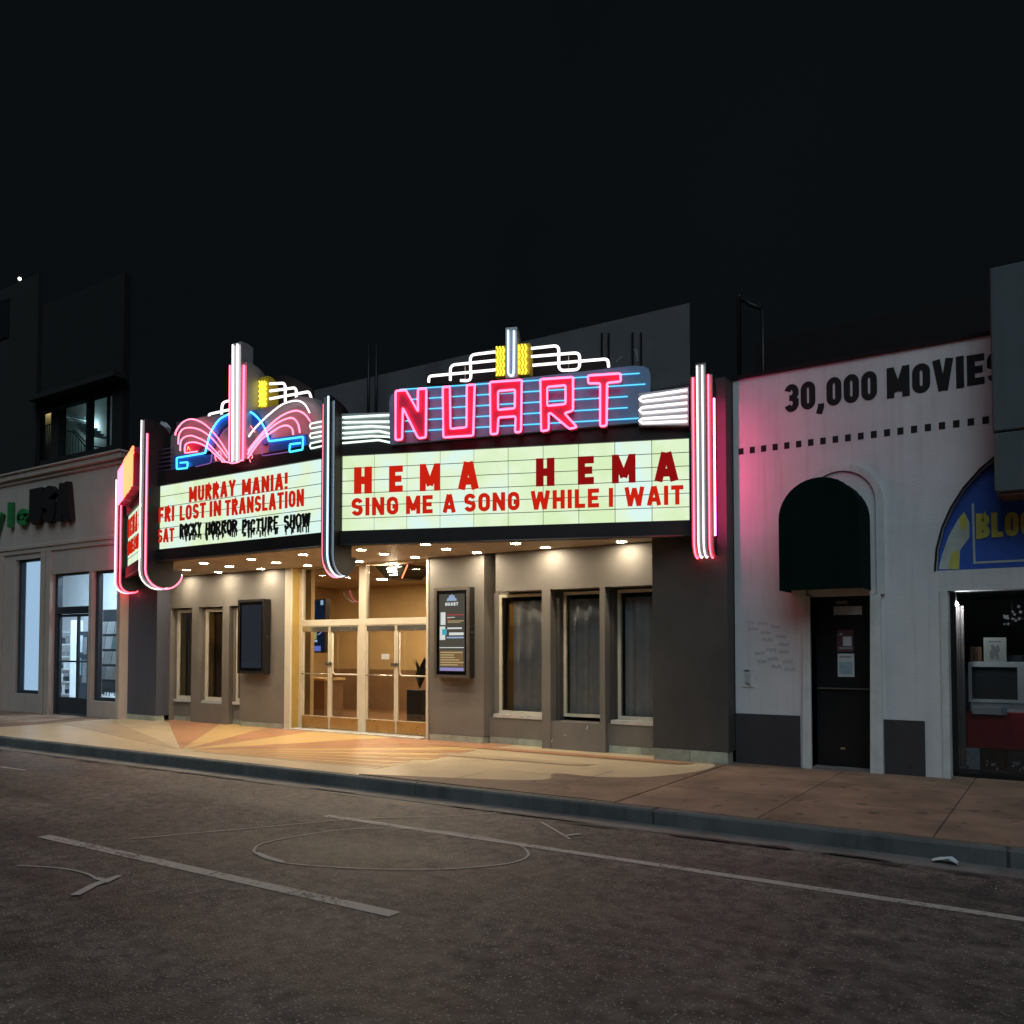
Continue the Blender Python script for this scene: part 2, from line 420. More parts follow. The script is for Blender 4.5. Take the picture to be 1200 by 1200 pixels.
# ------------------------------------------------------------------ mesh helpers
ORG = {}
def mk(name, verts, faces, mat, parent=None, smooth=False, recalc=True, kind=None):
    verts = [Vector(v) for v in verts]
    xs = [v.x for v in verts]; ys = [v.y for v in verts]; zs = [v.z for v in verts]
    o3 = Vector(((min(xs) + max(xs)) / 2, (min(ys) + max(ys)) / 2, min(zs)))
    me = bpy.data.meshes.new(name)
    me.from_pydata([v - o3 for v in verts], [], faces)
    if recalc:
        bm = bmesh.new(); bm.from_mesh(me)
        bmesh.ops.recalc_face_normals(bm, faces=bm.faces)
        bm.to_mesh(me); bm.free()
    me.materials.append(MAT[mat])
    if smooth:
        for p in me.polygons: p.use_smooth = True
    o = bpy.data.objects.new(name, me)
    COL.objects.link(o)
    ORG[o] = o3
    if parent is not None:
        o.parent = parent
        o.location = o3 - ORG[parent]
    else:
        o.location = o3
    if kind: o['kind'] = kind
    return o
def root(name, loc, label, cat, group=None):
    o = bpy.data.objects.new(name, None)
    o.empty_display_size = 0.3
    COL.objects.link(o)
    o.location = loc
    ORG[o] = Vector(loc)
    return tag(o, label, cat, group)
def tag(o, label, cat, group=None):
    o['label'] = label; o['category'] = cat
    if group: o['group'] = group
    return o
def struct(o):
    o['kind'] = 'structure'
    return o
def join(*parts):
    V, Fs = [], []
    for v, f in parts:
        k = len(V); V += list(v); Fs += [tuple(i + k for i in q) for q in f]
    return V, Fs
BOXF = [(0, 1, 3, 2), (4, 6, 7, 5), (0, 4, 5, 1), (2, 3, 7, 6), (0, 2, 6, 4), (1, 5, 7, 3)]
def bx(x0, x1, y0, y1, z0, z1):
    return [(x, y, z) for x in (x0, x1) for y in (y0, y1) for z in (z0, z1)], BOXF
def box(name, x0, x1, y0, y1, z0, z1, mat, parent=None, bevel=0.0):
    v, f = bx(x0, x1, y0, y1, z0, z1)
    o = mk(name, v, f, mat, parent)
    if bevel > 0:
        bm = bmesh.new(); bm.from_mesh(o.data)
        bmesh.ops.bevel(bm, geom=list(bm.edges), offset=bevel, segments=1, affect='EDGES')
        bm.to_mesh(o.data); bm.free()
    return o
def fbx(fr, s0, s1, t0, t1, d0, d1):
    return [fr.p(s, t, d) for s in (s0, s1) for d in (d0, d1) for t in (t0, t1)], BOXF
def fbox(name, fr, s0, s1, t0, t1, d0, d1, mat, parent=None):
    v, f = fbx(fr, s0, s1, t0, t1, d0, d1)
    return mk(name, v, f, mat, parent)
def plate_g(fr, outer, holes, d0, d1):
    loops = [outer] + list(holes)
    flat = [p for lp in loops for p in lp]
    tris = geometry.tessellate_polygon([[Vector((p[0], p[1], 0)) for p in lp] for lp in loops])
    n = len(flat)
    V = [fr.p(p[0], p[1], d0) for p in flat] + [fr.p(p[0], p[1], d1) for p in flat]
    Fs = [tuple(t) for t in tris] + [tuple(i + n for i in reversed(t)) for t in tris]
    k = 0
    for lp in loops:
        m = len(lp)
        for i in range(m):
            a, b = k + i, k + (i + 1) % m
            Fs.append((a, b, b + n, a + n))
        k += m
    return V, Fs
def plate(name, fr, outer, holes, d0, d1, mat, parent=None):
    v, f = plate_g(fr, outer, holes, d0, d1)
    return mk(name, v, f, mat, parent)
def tube_g(pts, r, sides=6, closed=False):
    P = [Vector(p) for p in pts]
    Q = [P[0]]
    for p in P[1:]:
        if (p - Q[-1]).length > 1e-5: Q.append(p)
    if closed and (Q[0] - Q[-1]).length < 1e-5: Q.pop()
    P = Q; n = len(P)
    V, Fs = [], []
    ref = None
    for i in range(n):
        a = P[i - 1] if (i > 0 or closed) else P[i]
        b = P[(i + 1) % n] if (i < n - 1 or closed) else P[i]
        t = (b - a)
        if t.length < 1e-6: t = P[i] - a if (P[i] - a).length > 1e-6 else Vector((0, 0, 1))
        t.normalize()
        if ref is None:
            ref = Vector((0, 0, 1)) if abs(t.z) < 0.9 else Vector((1, 0, 0))
        ref = (ref - t * ref.dot(t))
        if ref.length < 1e-4: ref = t.orthogonal()
        ref.normalize()
        bi = t.cross(ref)
        k = 1.0
        if 0 < i < n - 1 or closed:
            d1 = (P[i] - P[i - 1]).normalized(); d2 = (P[(i + 1) % n] - P[i]).normalized()
            c = max(0.35, math.sqrt(max(0.0, (1 + d1.dot(d2)) / 2)))
            k = 1.0 / c ** 0.5
        for j in range(sides):
            an = 2 * math.pi * j / sides
            V.append(P[i] + (ref * math.cos(an) + bi * math.sin(an)) * r * k)
    m = n if closed else n - 1
    for i in range(m):
        for j in range(sides):
            a = i * sides + j; b = i * sides + (j + 1) % sides
            c = ((i + 1) % n) * sides + (j + 1) % sides; d = ((i + 1) % n) * sides + j
            Fs.append((a, b, c, d))
    if not closed:
        Fs.append(tuple(range(sides))); Fs.append(tuple(reversed(range((n - 1) * sides, n * sides))))
    return V, Fs
def tube(name, pts, r, mat, parent=None, sides=6, closed=False):
    v, f = tube_g(pts, r, sides, closed)
    return mk(name, v, f, mat, parent, smooth=True)
def smooth2(pts, n=5):
    out = []
    P = [pts[0]] + list(pts) + [pts[-1]]
    for i in range(1, len(P) - 2):
        p0, p1, p2, p3 = P[i - 1], P[i], P[i + 1], P[i + 2]
        for k in range(n):
            t = k / n
            out.append(tuple(0.5 * ((2 * p1[c]) + (-p0[c] + p2[c]) * t + (2 * p0[c] - 5 * p1[c] + 4 * p2[c] - p3[c]) * t * t + (-p0[c] + 3 * p1[c] - 3 * p2[c] + p3[c]) * t ** 3) for c in range(len(p1))))
    out.append(tuple(pts[-1]))
    return out
def fillet(pts, r, n=4, closed=False):
    out = []
    m = len(pts)
    for i, p in enumerate(pts):
        if not closed and i in (0, m - 1): out.append(tuple(p)); continue
        p = Vector(p); a = Vector(pts[i - 1]); b = Vector(pts[(i + 1) % m])
        ra = min(r, (a - p).length * 0.45); rb = min(r, (b - p).length * 0.45); q = min(ra, rb)
        s = p + (a - p).normalized() * q; e = p + (b - p).normalized() * q
        for k in range(n + 1):
            t = k / n
            out.append(tuple(s * (1 - t) ** 2 + p * 2 * t * (1 - t) + e * t * t))
    return out
def arc(cx, cy, rx, ry, a0, a1, n=10):
    return [(cx + rx * math.cos(math.radians(a0 + (a1 - a0) * k / n)), cy + ry * math.sin(math.radians(a0 + (a1 - a0) * k / n))) for k in range(n + 1)]
def ribbon(poly, t, closed=False):
    P = [Vector(p) for p in poly]
    n = len(P)
    L, R = [], []
    for i in range(n):
        if closed or 0 < i < n - 1:
            d1 = (P[i] - P[i - 1]).normalized(); d2 = (P[(i + 1) % n] - P[i]).normalized()
        elif i == 0: d1 = d2 = (P[1] - P[0]).normalized()
        else: d1 = d2 = (P[-1] - P[-2]).normalized()
        n1 = Vector((-d1.y, d1.x)); n2 = Vector((-d2.y, d2.x))
        m = (n1 + n2)
        m = m.normalized() if m.length > 1e-4 else n1
        k = t / 2 / max(0.45, m.dot(n1))
        L.append(P[i] + m * k); R.append(P[i] - m * k)
    return L, R
def stroke_g(fr, poly, t, d0, d1, closed=False):
    L, R = ribbon(poly, t, closed)
    n = len(L)
    V = []
    for l, r in zip(L, R):
        V += [fr.p(l[0], l[1], d0), fr.p(r[0], r[1], d0), fr.p(r[0], r[1], d1), fr.p(l[0], l[1], d1)]
    Fs = []
    m = n if closed else n - 1
    for i in range(m):
        a = 4 * i; b = 4 * ((i + 1) % n)
        for j in range(4):
            k = (j + 1) % 4
            Fs.append((a + j, b + j, b + k, a + k))
    if not closed:
        Fs += [(0, 1, 2, 3), (4 * n - 1, 4 * n - 2, 4 * n - 3, 4 * n - 4)]
    return V, Fs

# ------------------------------------------------------------------ stroke alphabet: (width, strokes) in a box of height 1, t = stroke thickness
def glyph(ch, t):
    h = t / 2; T = 1 - h; m = 0.5
    w = 0.62
    def W(x): return h + x * (w - t)
    if ch == 'A': w = .70; return w, [[(h * .9, 0), (w / 2 - h * .25, 1)], [(w - h * .9, 0), (w / 2 + h * .25, 1)], [(w * .27, .30), (w * .73, .30)]]
    if ch == 'B': return w, [[(h, 0), (h, 1)], [(h, T), (w * .55, T)] + arc(w * .55, .75 - h / 4, w * .45 - h, (.25 - h * .75), 90, -90, 8) + [(h, .5)], [(h, .5)] + arc(w * .55, .25 + h / 4, w * .45 - h, (.25 - h * .75), 90, -90, 8) + [(h, h)]]
    if ch == 'C': return w, [[(w - h, .70)] + arc(w / 2, T - (w / 2 - h), w / 2 - h, w / 2 - h, 0, 180, 8) + arc(w / 2, h + (w / 2 - h), w / 2 - h, w / 2 - h, 180, 360, 8) + [(w - h, .30)]]
    if ch == 'E': w = .56; return w, [[(w, T), (h, T), (h, h), (w, h)], [(h, m), (w * .9, m)]]
    if ch == 'F': w = .54; return w, [[(w, T), (h, T), (h, 0)], [(h, .48), (w * .88, .48)]]
    if ch == 'G': return w, [[(w - h, .70)] + arc(w / 2, T - (w / 2 - h), w / 2 - h, w / 2 - h, 0, 180, 8) + arc(w / 2, h + (w / 2 - h), w / 2 - h, w / 2 - h, 180, 360, 8) + [(w - h, .44), (w * .5, .44)]]
    if ch == 'H': return w, [[(h, 0), (h, 1)], [(w - h, 0), (w - h, 1)], [(h, m), (w - h, m)]]
    if ch == 'I': w = t * 1.05; return w, [[(w / 2, 0), (w / 2, 1)]]
    if ch == 'K': return w, [[(h, 0), (h, 1)], [(w - h * .6, 1), (h, .42)], [(w * .38, .58), (w - h * .5, 0)]]
    if ch == 'L': w = .52; return w, [[(h, 1), (h, h), (w, h)]]
    if ch == 'M': w = .80; return w, [[(h, 0), (h, 1)], [(w - h, 0), (w - h, 1)], [(h, 1 - h * .4), (w / 2, .20)], [(w / 2, .20), (w - h, 1 - h * .4)]]
    if ch == 'N': w = .66; return w, [[(h, 0), (h, 1)], [(w - h, 0), (w - h, 1)], [(h, 1 - h * .5), (w - h, h * .5)]]
    if ch in 'O0': 
        r = w / 2 - h
        return w, [('c', arc(w / 2, T - r, r, r, 0, 180, 10) + arc(w / 2, h + r, r, r, 180, 360, 10))]
    if ch == 'P': return w, [[(h, 0), (h, 1)], [(h, T), (w * .52, T)] + arc(w * .52, .72, w * .48 - h, .28 - h, 90, -90, 8) + [(h, .44)]]
    if ch == 'R': return w, [[(h, 0), (h, 1)], [(h, T), (w * .52, T)] + arc(w * .52, .74, w * .48 - h, .26 - h, 90, -90, 8) + [(h, .48)], [(w * .48, .48), (w - h * .7, 0)]]
    if ch == 'S':
        r = w / 2 - h
        return w, [arc(w / 2, T - r, r, r, 15, 180, 8) + [(h, .68), (w * .22, .56), (w * .78, .44), (w - h, .32)] + arc(w / 2, h + r, r, r, 0, -165, 8)]
    if ch == 'T': w = .60; return w, [[(0, T), (w, T)], [(w / 2, T), (w / 2, 0)]]
    if ch == 'U':
        r = w / 2 - h
        return w, [[(h, 1)] + arc(w / 2, h + r, r, r, 180, 360, 8) + [(w - h, 1)]]
    if ch == 'V': w = .68; return w, [[(h * .9, 1), (w / 2 - h * .2, 0)], [(w / 2 + h * .2, 0), (w - h * .9, 1)]]
    if ch == 'W': w = .98; return w, [[(h * .9, 1), (w * .28, 0)], [(w * .28, 0), (w * .5, .94)], [(w * .5, .94), (w * .72, 0)], [(w * .72, 0), (w - h * .9, 1)]]
    if ch == 'Y': w = .66; return w, [[(h * .8, 1), (w / 2, .45), (w - h * .8, 1)], [(w / 2, .48), (w / 2, 0)]]
    if ch == '3': 
        r = w / 2 - h
        return w, [arc(w / 2, T - r, r, r, 165, 0, 8) + [(w - h, .62), (w * .62, .5)], [(w * .35, .505), (w * .62, .5), (w - h, .40)] + arc(w / 2, h + r, r, r, 0, -165, 8)]
    if ch == '1': w = .34; return w, [[(w - h, 0), (w - h, 1)], [(0, .76), (w - h, .96)]]
    if ch == '4': return w, [[(w * .72, 0), (w * .72, 1)], [(w * .70, .95), (h * .6, .30), (w, .30)]]
    if ch == '7': w = .55; return w, [[(0, T), (w - h, T), (w * .36, 0)]]
    if ch == ',': w = t * 1.1; return w, [[(w / 2, .17), (w / 2, .06), (w * .2, -.16)]]
    if ch == '-': w = .34; return w, [[(.04, .42), (w - .04, .42)]]
    if ch == '!': w = t * 1.1; return w, [[(w / 2, 1), (w / 2, .33)], [(w / 2, .17), (w / 2, 0)]]
    if ch == 'y': w = .56; return w, [[(h, .66), (w * .5, .04)], [(w - h, .66), (w * .36, -.22), (w * .06, -.26)]]
    if ch == 'l': w = t; return w, [[(h, 0), (h, 1.04)]]
    if ch == 'e':
        w = .56
        return w, [[(h, .34), (w - h, .34)] + arc(w / 2, .34, w / 2 - h, .34 - h, 0, 310, 12)]
    return 0.3, []
def text(parent, string, fr, s0, s1, t0, height, t, d0, d1, mat, gap=0.14, space=0.42, name='letter', drip=False, wide=None, slope=0.0):
    """letters from s0 to s1 with the baseline at t0; each letter is a mesh of its own"""
    adv = []; x = 0.0
    for ch in string:
        if ch == ' ': x += space; adv.append(None); continue
        w, st = glyph(ch, t)
        adv.append((x, w, st)); x += w + gap
    x -= gap
    k = (s1 - s0) / x
    for ch, a in zip(string, adv):
        if a is None: continue
        x, w, st = a
        parts = []
        jit = random.Random(ord(ch) + int(x * 50))
        for i, sk in enumerate(st):
            closed = isinstance(sk, tuple) and sk[0] == 'c'
            pl = sk[1] if closed else sk
            # thickness is kept even when the letter is squeezed
            pts = []
            for q in pl:
                qx, qy = (x + q[0]) * k, q[1] * height
                if drip: qx += jit.uniform(-.009, .009); qy += jit.uniform(-.012, .012)
                pts.append((s0 + qx, t0 + qy + slope * qx))
            th = t * min(k, height) if wide is None else t * k * wide
            if drip: th *= jit.uniform(.85, 1.25)
            parts.append(stroke_g(fr, pts, th, d0, d1 + 0.0012 * i, closed))
        if drip:
            for q in range(3):
                xx = s0 + (x + w * jit.uniform(.05, .95)) * k; ln = jit.uniform(.12, .42) * height
                parts.append(stroke_g(fr, [(xx, t0 + .1 * height), (xx + .002, t0 - ln)], .008, d0, d1 + .005 + .0012 * q))
        v, f = join(*parts)
        mk(name, v, f, mat, parent)

# =================================================================== GROUND
ROADZ = -0.15
YK = -3.90                                   # street face of the kerb
road = struct(mk('road', [(-140, -60, ROADZ), (90, -60, ROADZ), (90, YK - 0.25, ROADZ), (-140, YK - 0.25, ROADZ)], [(0, 1, 2, 3)], 'asphalt'))
gut = struct(box('gutter', -140, 90, YK - 0.30, YK, ROADZ - 0.2, ROADZ + 0.006, 'gutter'))
# broken asphalt edge along the gutter: irregular tar patches on the road sheet
def ragged(name, cx, cy, lx, ly, mat, parent, z, seed):
    rr = random.Random(seed); n = 26
    V = [(cx + lx * math.cos(2 * math.pi * i / n) * rr.uniform(.8, 1.1), cy + ly * math.sin(2 * math.pi * i / n) * rr.uniform(.55, 1.2), z) for i in range(n)]
    return mk(name, V, [tuple(range(n))], mat, parent)
for i in range(30):
    x = -16.5 + i * 0.55 + random.uniform(-.2, .2)
    if random.random() < .2: continue
    ragged('tar_patch', x, YK - 0.33 + random.uniform(-.08, .05), random.uniform(.15, .5), random.uniform(.012, .05), 'tar', road, ROADZ + 0.0085 + i * 0.0002, i)
# the pavement: concrete bed, slabs, kerb stones
walk = struct(box('pavement', -140, 90, YK + 0.16, 6.0, -0.30, -0.012, 'joint'))
x = -34.0
kerb = struct(box('kerb', -140, 90, YK + 0.02, YK + 0.158, -0.30, -0.02, 'joint'))
kx = -34.0
while kx < 8:
    L = 3.05
    box('kerb_stone', kx + 0.006, kx + L - 0.006, YK, YK + 0.155, -0.26, 0.0, 'kerb_stone', kerb, bevel=0.018)
    kx += L
FX0, FX1 = -18.3, -4.0                      # the terrazzo forecourt in front of the theatre
sx = -34.0
while sx < 8:
    L = 1.5
    for (ya, yb) in ((YK + 0.16, -2.45), (-2.45, -1.15), (-1.15, 0.5)):
        if sx + L < FX0 + .2 or sx > FX1 - .2:
            box('slab', sx + 0.006, sx + L - 0.006, ya + 0.006, yb - 0.006, -0.05, random.uniform(-0.001, 0.001), 'concrete_walk', walk)
        else:
            a = max(sx, FX1) if sx < FX1 < sx + L else (sx if sx > FX1 else None)
            if sx < FX0 < sx + L: box('slab', sx + 0.006, FX0 - 0.006, ya + 0.006, yb - 0.006, -0.05, 0.0, 'concrete_walk', walk)
            elif sx < FX1 < sx + L: box('slab', FX1 + 0.006, sx + L - 0.006, ya + 0.006, yb - 0.006, -0.05, 0.0, 'concrete_walk', walk)
    sx += L
fore = struct(box('forecourt', FX0, FX1, YK + 0.16, 0.55, -0.06, -0.002, 'terrazzo_cream'))
def clip(poly, x0, x1, y0, y1):
    def cut(P, inside, inter):
        out = []
        for i in range(len(P)):
            a, b = P[i - 1], P[i]
            if inside(b):
                if not inside(a): out.append(inter(a, b))
                out.append(b)
            elif inside(a): out.append(inter(a, b))
        return out
    def ix(c, k):
        def f(a, b):
            t = (c - a[k]) / (b[k] - a[k]); return (a[0] + (b[0] - a[0]) * t, a[1] + (b[1] - a[1]) * t)
        return f
    for (k, c, s) in ((0, x0, 1), (0, x1, -1), (1, y0, 1), (1, y1, -1)):
        if not poly: break
        poly = cut(poly, (lambda p, k=k, c=c, s=s: (p[k] - c) * s >= 0), ix(c, k))
    return poly
FOC = G(212, 879)
def wedge(a0, a1, mat, zt, foc, R=16, r0=0.25, x1=FX1 - .02, x0=FX0 + .02):
    A = [(foc[0] + R * math.cos(math.radians(a0 + (a1 - a0) * k / 6)), foc[1] + R * math.sin(math.radians(a0 + (a1 - a0) * k / 6))) for k in range(7)]
    B = [(foc[0] + r0 * math.cos(math.radians(a)), foc[1] + r0 * math.sin(math.radians(a))) for a in (a1, a0)]
    P = clip(A + B, x0, x1, YK + 0.17, 0.54)
    if P and len(P) > 2:
        n = len(P)
        V = [(p[0], p[1], -0.02) for p in P] + [(p[0], p[1], zt) for p in P]
        mk('terrazzo_wedge', V, [tuple(range(n)), tuple(range(2 * n - 1, n - 1, -1))] + [(i, (i + 1) % n, (i + 1) % n + n, i + n) for i in range(n)], mat, fore)
seq = [(1.5, 'terrazzo_cream'), (2.2, 'terrazzo_red'), (2.6, 'terrazzo_gold'), (2.4, 'terrazzo_red'), (3.0, 'terrazzo_gold'), (2.8, 'terrazzo_red'), (3.6, 'terrazzo_gold'), (3.4, 'terrazzo_red'),
       (4.6, 'terrazzo_gold'), (4.4, 'terrazzo_red'), (6.5, 'terrazzo_gold'), (9, 'terrazzo_red'), (17, 'terrazzo_red'), (34, 'terrazzo_gold'), (20, 'terrazzo_red'), (16, 'terrazzo_gold'), (12, 'terrazzo_red'), (10, 'terrazzo_cream'), (9, 'terrazzo_tan')]
a = 2.0
for w, mname in seq:
    wedge(a + .12, a + w - .12, mname, 0.002, (FOC.x, FOC.y), x1=-7.7 - .25 * abs(math.sin(a * 1.7)) if a < 42 else FX1 - .02)
    a += w
# pale border disc at the right end of the forecourt
def disc_piece(cx, cy, r0, r1, a0, a1, mat, zt):
    n = 24
    P = [(cx + r1 * math.cos(math.radians(a0 + (a1 - a0) * k / n)), cy + r1 * math.sin(math.radians(a0 + (a1 - a0) * k / n))) for k in range(n + 1)]
    Q = [(cx + r0 * math.cos(math.radians(a1 + (a0 - a1) * k / n)), cy + r0 * math.sin(math.radians(a1 + (a0 - a1) * k / n))) for k in range(n + 1)]
    V = [(p[0], p[1], zt) for p in P + Q]
    m = len(P)
    mk('terrazzo_band', V, [(i, i + 1, 2 * m - 2 - i, 2 * m - 1 - i) for i in range(m - 1)], mat, fore)
pc = G(655, 893)
mk('terrazzo_band', [(-9.2, -.62, .0075), (-4.5, -.62, .0075), (-4.4, -.34, .0075), (-9.2, -.34, .0075)], [(0, 1, 2, 3)], 'terrazzo_red', fore)
mk('terrazzo_band', [(-8.0, -1.62, .0058), (-5.6, -1.50, .0058), (-5.5, -1.25, .0058), (-8.0, -1.30, .0058)], [(0, 1, 2, 3)], 'terrazzo_tan', fore)
cv = smooth2([(-7.6, YK + .17)] + [(q.x, q.y) for q in (G(622, 915), G(650, 907), G(700, 911), G(760, 911), G(815, 905), G(838, 898))] + [(-4.3, -.05), (-4.25, .54)], 6)
P = cv + [(-3.99, .54), (-3.99, YK + .17)]
plate_v = [(p[0], p[1], z) for z in (-.02, .0085) for p in P]
n = len(P)
tri = geometry.tessellate_polygon([[Vector((p[0], p[1], 0)) for p in P]])
mk('slab', plate_v, [tuple(t) for t in tri] + [tuple(i + n for i in t) for t in tri] + [(i, (i + 1) % n, (i + 1) % n + n, i + n) for i in range(n)], 'concrete_walk', walk)
for k, (xa, ya, xb, yb) in enumerate(((-6.35, YK + .2, -6.35, -2.75), (-6.2, -2.45, -4.0, -2.45), (-5.0, YK + .2, -5.0, -1.75))):
    mk('slab_joint', [(xa - .006, ya - .006, .0098), (xb + .006, ya - .006 if xa != xb else ya, .0098), (xb + .006, yb + .006, .0098), (xa - .006, yb + .006 if xa != xb else yb, .0098)], [(0, 1, 2, 3)], 'joint', walk)
# ---- road paint
RFR = Frame((0, 0, 0), (1, 0, 0), (0, 0, 1))
def road_ribbon(name, pts, w, mat, zt, closed=False):
    L, R = ribbon([(p.x, p.y) for p in pts], w, closed)
    V = []
    for l, r in zip(L, R): V += [(l[0], l[1], zt), (r[0], r[1], zt)]
    n = len(L); Fs = [(2 * i, 2 * i + 1, 2 * i + 3, 2 * i + 2) for i in range(n - 1)]
    if closed: Fs.append((2 * n - 2, 2 * n - 1, 1, 0))
    return mk(name, V, Fs, mat, road)
def gp(pts): return [G(px, py, ROADZ) for px, py in pts]
yl = -5.33
mk('parking_line', [(-6.55, yl - .05, ROADZ + .004), (8, yl - .05, ROADZ + .004), (8, yl + .05, ROADZ + .004), (-6.55, yl + .05, ROADZ + .004)], [(0, 1, 2, 3)], 'road_paint', road)
yl = -7.47
for q in range(4):
    xa = -8.05 + (q - 2) * 9.0
    mk('lane_line', [(xa, yl - .06, ROADZ + .004), (xa + 4.3, yl - .06, ROADZ + .004), (xa + 4.3, yl + .06, ROADZ + .004), (xa, yl + .06, ROADZ + .004)], [(0, 1, 2, 3)], 'road_paint', road)
circ = [(297, 998), (305, 990), (340, 982), (390, 974), (440, 971), (500, 973), (560, 980), (605, 990), (619, 1000), (612, 1008), (585, 1014), (520, 1019), (440, 1019), (380, 1016), (335, 1012), (310, 1006)]
road_ribbon('survey_ring', gp(smooth2(circ + [circ[0]], 5)[:-1]), 0.022, 'survey_paint', ROADZ + .006, True)
road_ribbon('survey_mark', gp([(300, 1000), (312, 1005), (332, 1011)]), 0.05, 'survey_paint', ROADZ + .008)
road_ribbon('survey_mark', gp(smooth2([(150, 984), (250, 975), (340, 967), (420, 960), (520, 957), (600, 952)], 4)), 0.02, 'survey_paint', ROADZ + .007)
road_ribbon('survey_mark', gp([(634, 964), (650, 973), (668, 984)]), 0.025, 'survey_paint', ROADZ + .007)
road_ribbon('survey_mark', gp([(662, 980), (680, 978)]), 0.045, 'survey_paint', ROADZ + .008)
road_ribbon('survey_mark', gp(smooth2([(20, 1015), (70, 1018), (100, 1024), (112, 1030)], 4)), 0.022, 'survey_paint', ROADZ + .007)
road_ribbon('survey_mark', gp([(88, 1050), (110, 1038), (138, 1028)]), 0.07, 'survey_paint', ROADZ + .008)
road_ribbon('survey_mark', gp([(112, 1030), (126, 1034), (140, 1027)]), 0.05, 'survey_paint', ROADZ + .010)
road_ribbon('survey_mark', gp([(0, 899), (30, 903)]), 0.05, 'survey_paint', ROADZ + .007)
# crumpled paper in the gutter
pp = G(1108, 1013, ROADZ)
rr = random.Random(3)
V = []; Fs = []
for i in range(4):
    for j in range(4):
        V.append((pp.x - .09 + .06 * i + rr.uniform(-.02, .02), pp.y - .03 + .03 * j + rr.uniform(-.012, .012), ROADZ + .012 + rr.uniform(0, .05) * (1 if 0 < i < 3 else .5)))
for i in range(3):
    for j in range(3): Fs.append((4 * i + j, 4 * i + 4 + j, 4 * i + 5 + j, 4 * i + 1 + j))
tag(mk('paper_scrap', V, Fs, 'paper_white', recalc=False), 'crumpled white paper scrap lying in the gutter below the kerb', 'litter')

# =================================================================== THEATRE
PXL, PXR = -18.20, -3.96                    # outer edges of the two end pilasters
PIL = 0.28
th = root('theatre', (-11, 0, 0), 'taupe single-storey theatre front with end pilasters, tall windows and glazed doors', 'theatre')
xR0 = F(765, 800, -PIL).x
xL1 = F(183, 800, -PIL).x
box('pilaster', xR0, PXR, -PIL, 0.4, 0.17, 5.40, 'taupe_shaded', th)
box('pilaster', PXL, xL1, -PIL, 0.4, 0.12, 5.40, 'slate_wall', th)
X = lambda px, y=0.0: F(px, 800, y).x
# base tiles under pilasters
def base_tiles(x0, x1, y, z1, n, dep=0.02):
    w = (x1 - x0) / n
    for i in range(n): box('base_tile', x0 + i * w + .003, x0 + (i + 1) * w - .003, y - dep, y + .2, 0.0, z1, 'base_tile', th)
base_tiles(xR0 + .01, PXR - .01, -PIL + .015, 0.165, 2)
base_tiles(PXL + .01, xL1 - .01, -PIL + .015, 0.115, 2)
ZL = 2.55                                   # underside of the lintels
# ---- right-hand bays
xp0, xp1 = X(503), X(567)                   # pier carrying the screen
box('pier', xp0, xp1, 0.0, 0.42, 0.115, 4.6, 'taupe_wall', th)
base_tiles(xp0 + .01, xp1 - .01, .015, 0.11, 2)
xl = X(581)
box('lintel', xl, xR0 + .2, 0.0, 0.26, ZL, 4.6, 'taupe_wall', th)
REC = 0.30                                  # plane of the windows
box('back_wall', xp1, xR0 + .25, REC + .045, 0.44, ZL - .02, 4.6, 'taupe_wall', th)
b1 = (xp1, X(635)); b2 = (X(645), X(703)); b3 = (X(709), xR0 + .2)
box('pier', b1[1], b2[0], 0.0, REC + .14, 0.0, ZL, 'taupe_wall', th)
box('pier', b2[1], b3[0], 0.0, REC + .14, 0.0, ZL, 'taupe_wall', th)
ZS = 0.50
box('window_apron', b1[0], b1[1], 0.16, REC + .14, 0.115, ZS - .06, 'taupe_wall', th)
base_tiles(b1[0] + .01, b1[1] - .01, .175, 0.11, 2)
box('window_apron', b2[0], b2[1], 0.012, REC + .14, 0.0, ZS - .06, 'taupe_wall', th)
box('window_apron', b3[0], b3[1], 0.10, REC + .14, 0.115, ZS - .06, 'taupe_wall', th)
base_tiles(b3[0] + .01, b3[1] - .01, .115, 0.11, 2)
def window(x0, x1, z0, z1, y, fw=.05, mat='cream_metal', parent=th, glass='glass', sill=None):
    fr = FAC
    w = plate('window', fr, [(x0, z0), (x1, z0), (x1, z1), (x0, z1)], [[(x0 + fw, z0 + fw), (x0 + fw, z1 - fw), (x1 - fw, z1 - fw), (x1 - fw, z0 + fw)]], -y - .05, -y, mat, parent)
    mk('pane', [(x0 + fw, y + .03, z0 + fw), (x1 - fw, y + .03, z0 + fw), (x1 - fw, y + .03, z1 - fw), (x0 + fw, y + .03, z1 - fw)], [(0, 1, 2, 3)], glass, w)
    if sill: box('sill', x0 - .02, x1 + .0, sill, y + .05, z0 - .06, z0 - .003, 'sill_white', w)
    return w
window(X(585, REC), b1[1] + .12, ZS, ZL - .03, REC, sill=.145)
box('window_reveal', b1[0] + .002, X(585, REC) - .001, REC, REC + .14, 0.44, ZL, 'taupe_wall', th)
window(b2[0] + .07, b2[1] + .10, ZS, ZL - .03, REC, sill=.0)
box('window_reveal', b2[0] + .001, b2[0] + .068, REC - .12, REC + .1, ZS - .06, ZL - .002, 'taupe_shaded', th)
window(b3[0] + .07, b3[1], ZS, ZL - .03, REC, sill=.085)
box('window_reveal', b3[0] + .001, b3[0] + .068, REC - .12, REC + .1, ZS - .06, ZL - .002, 'taupe_shaded', th)
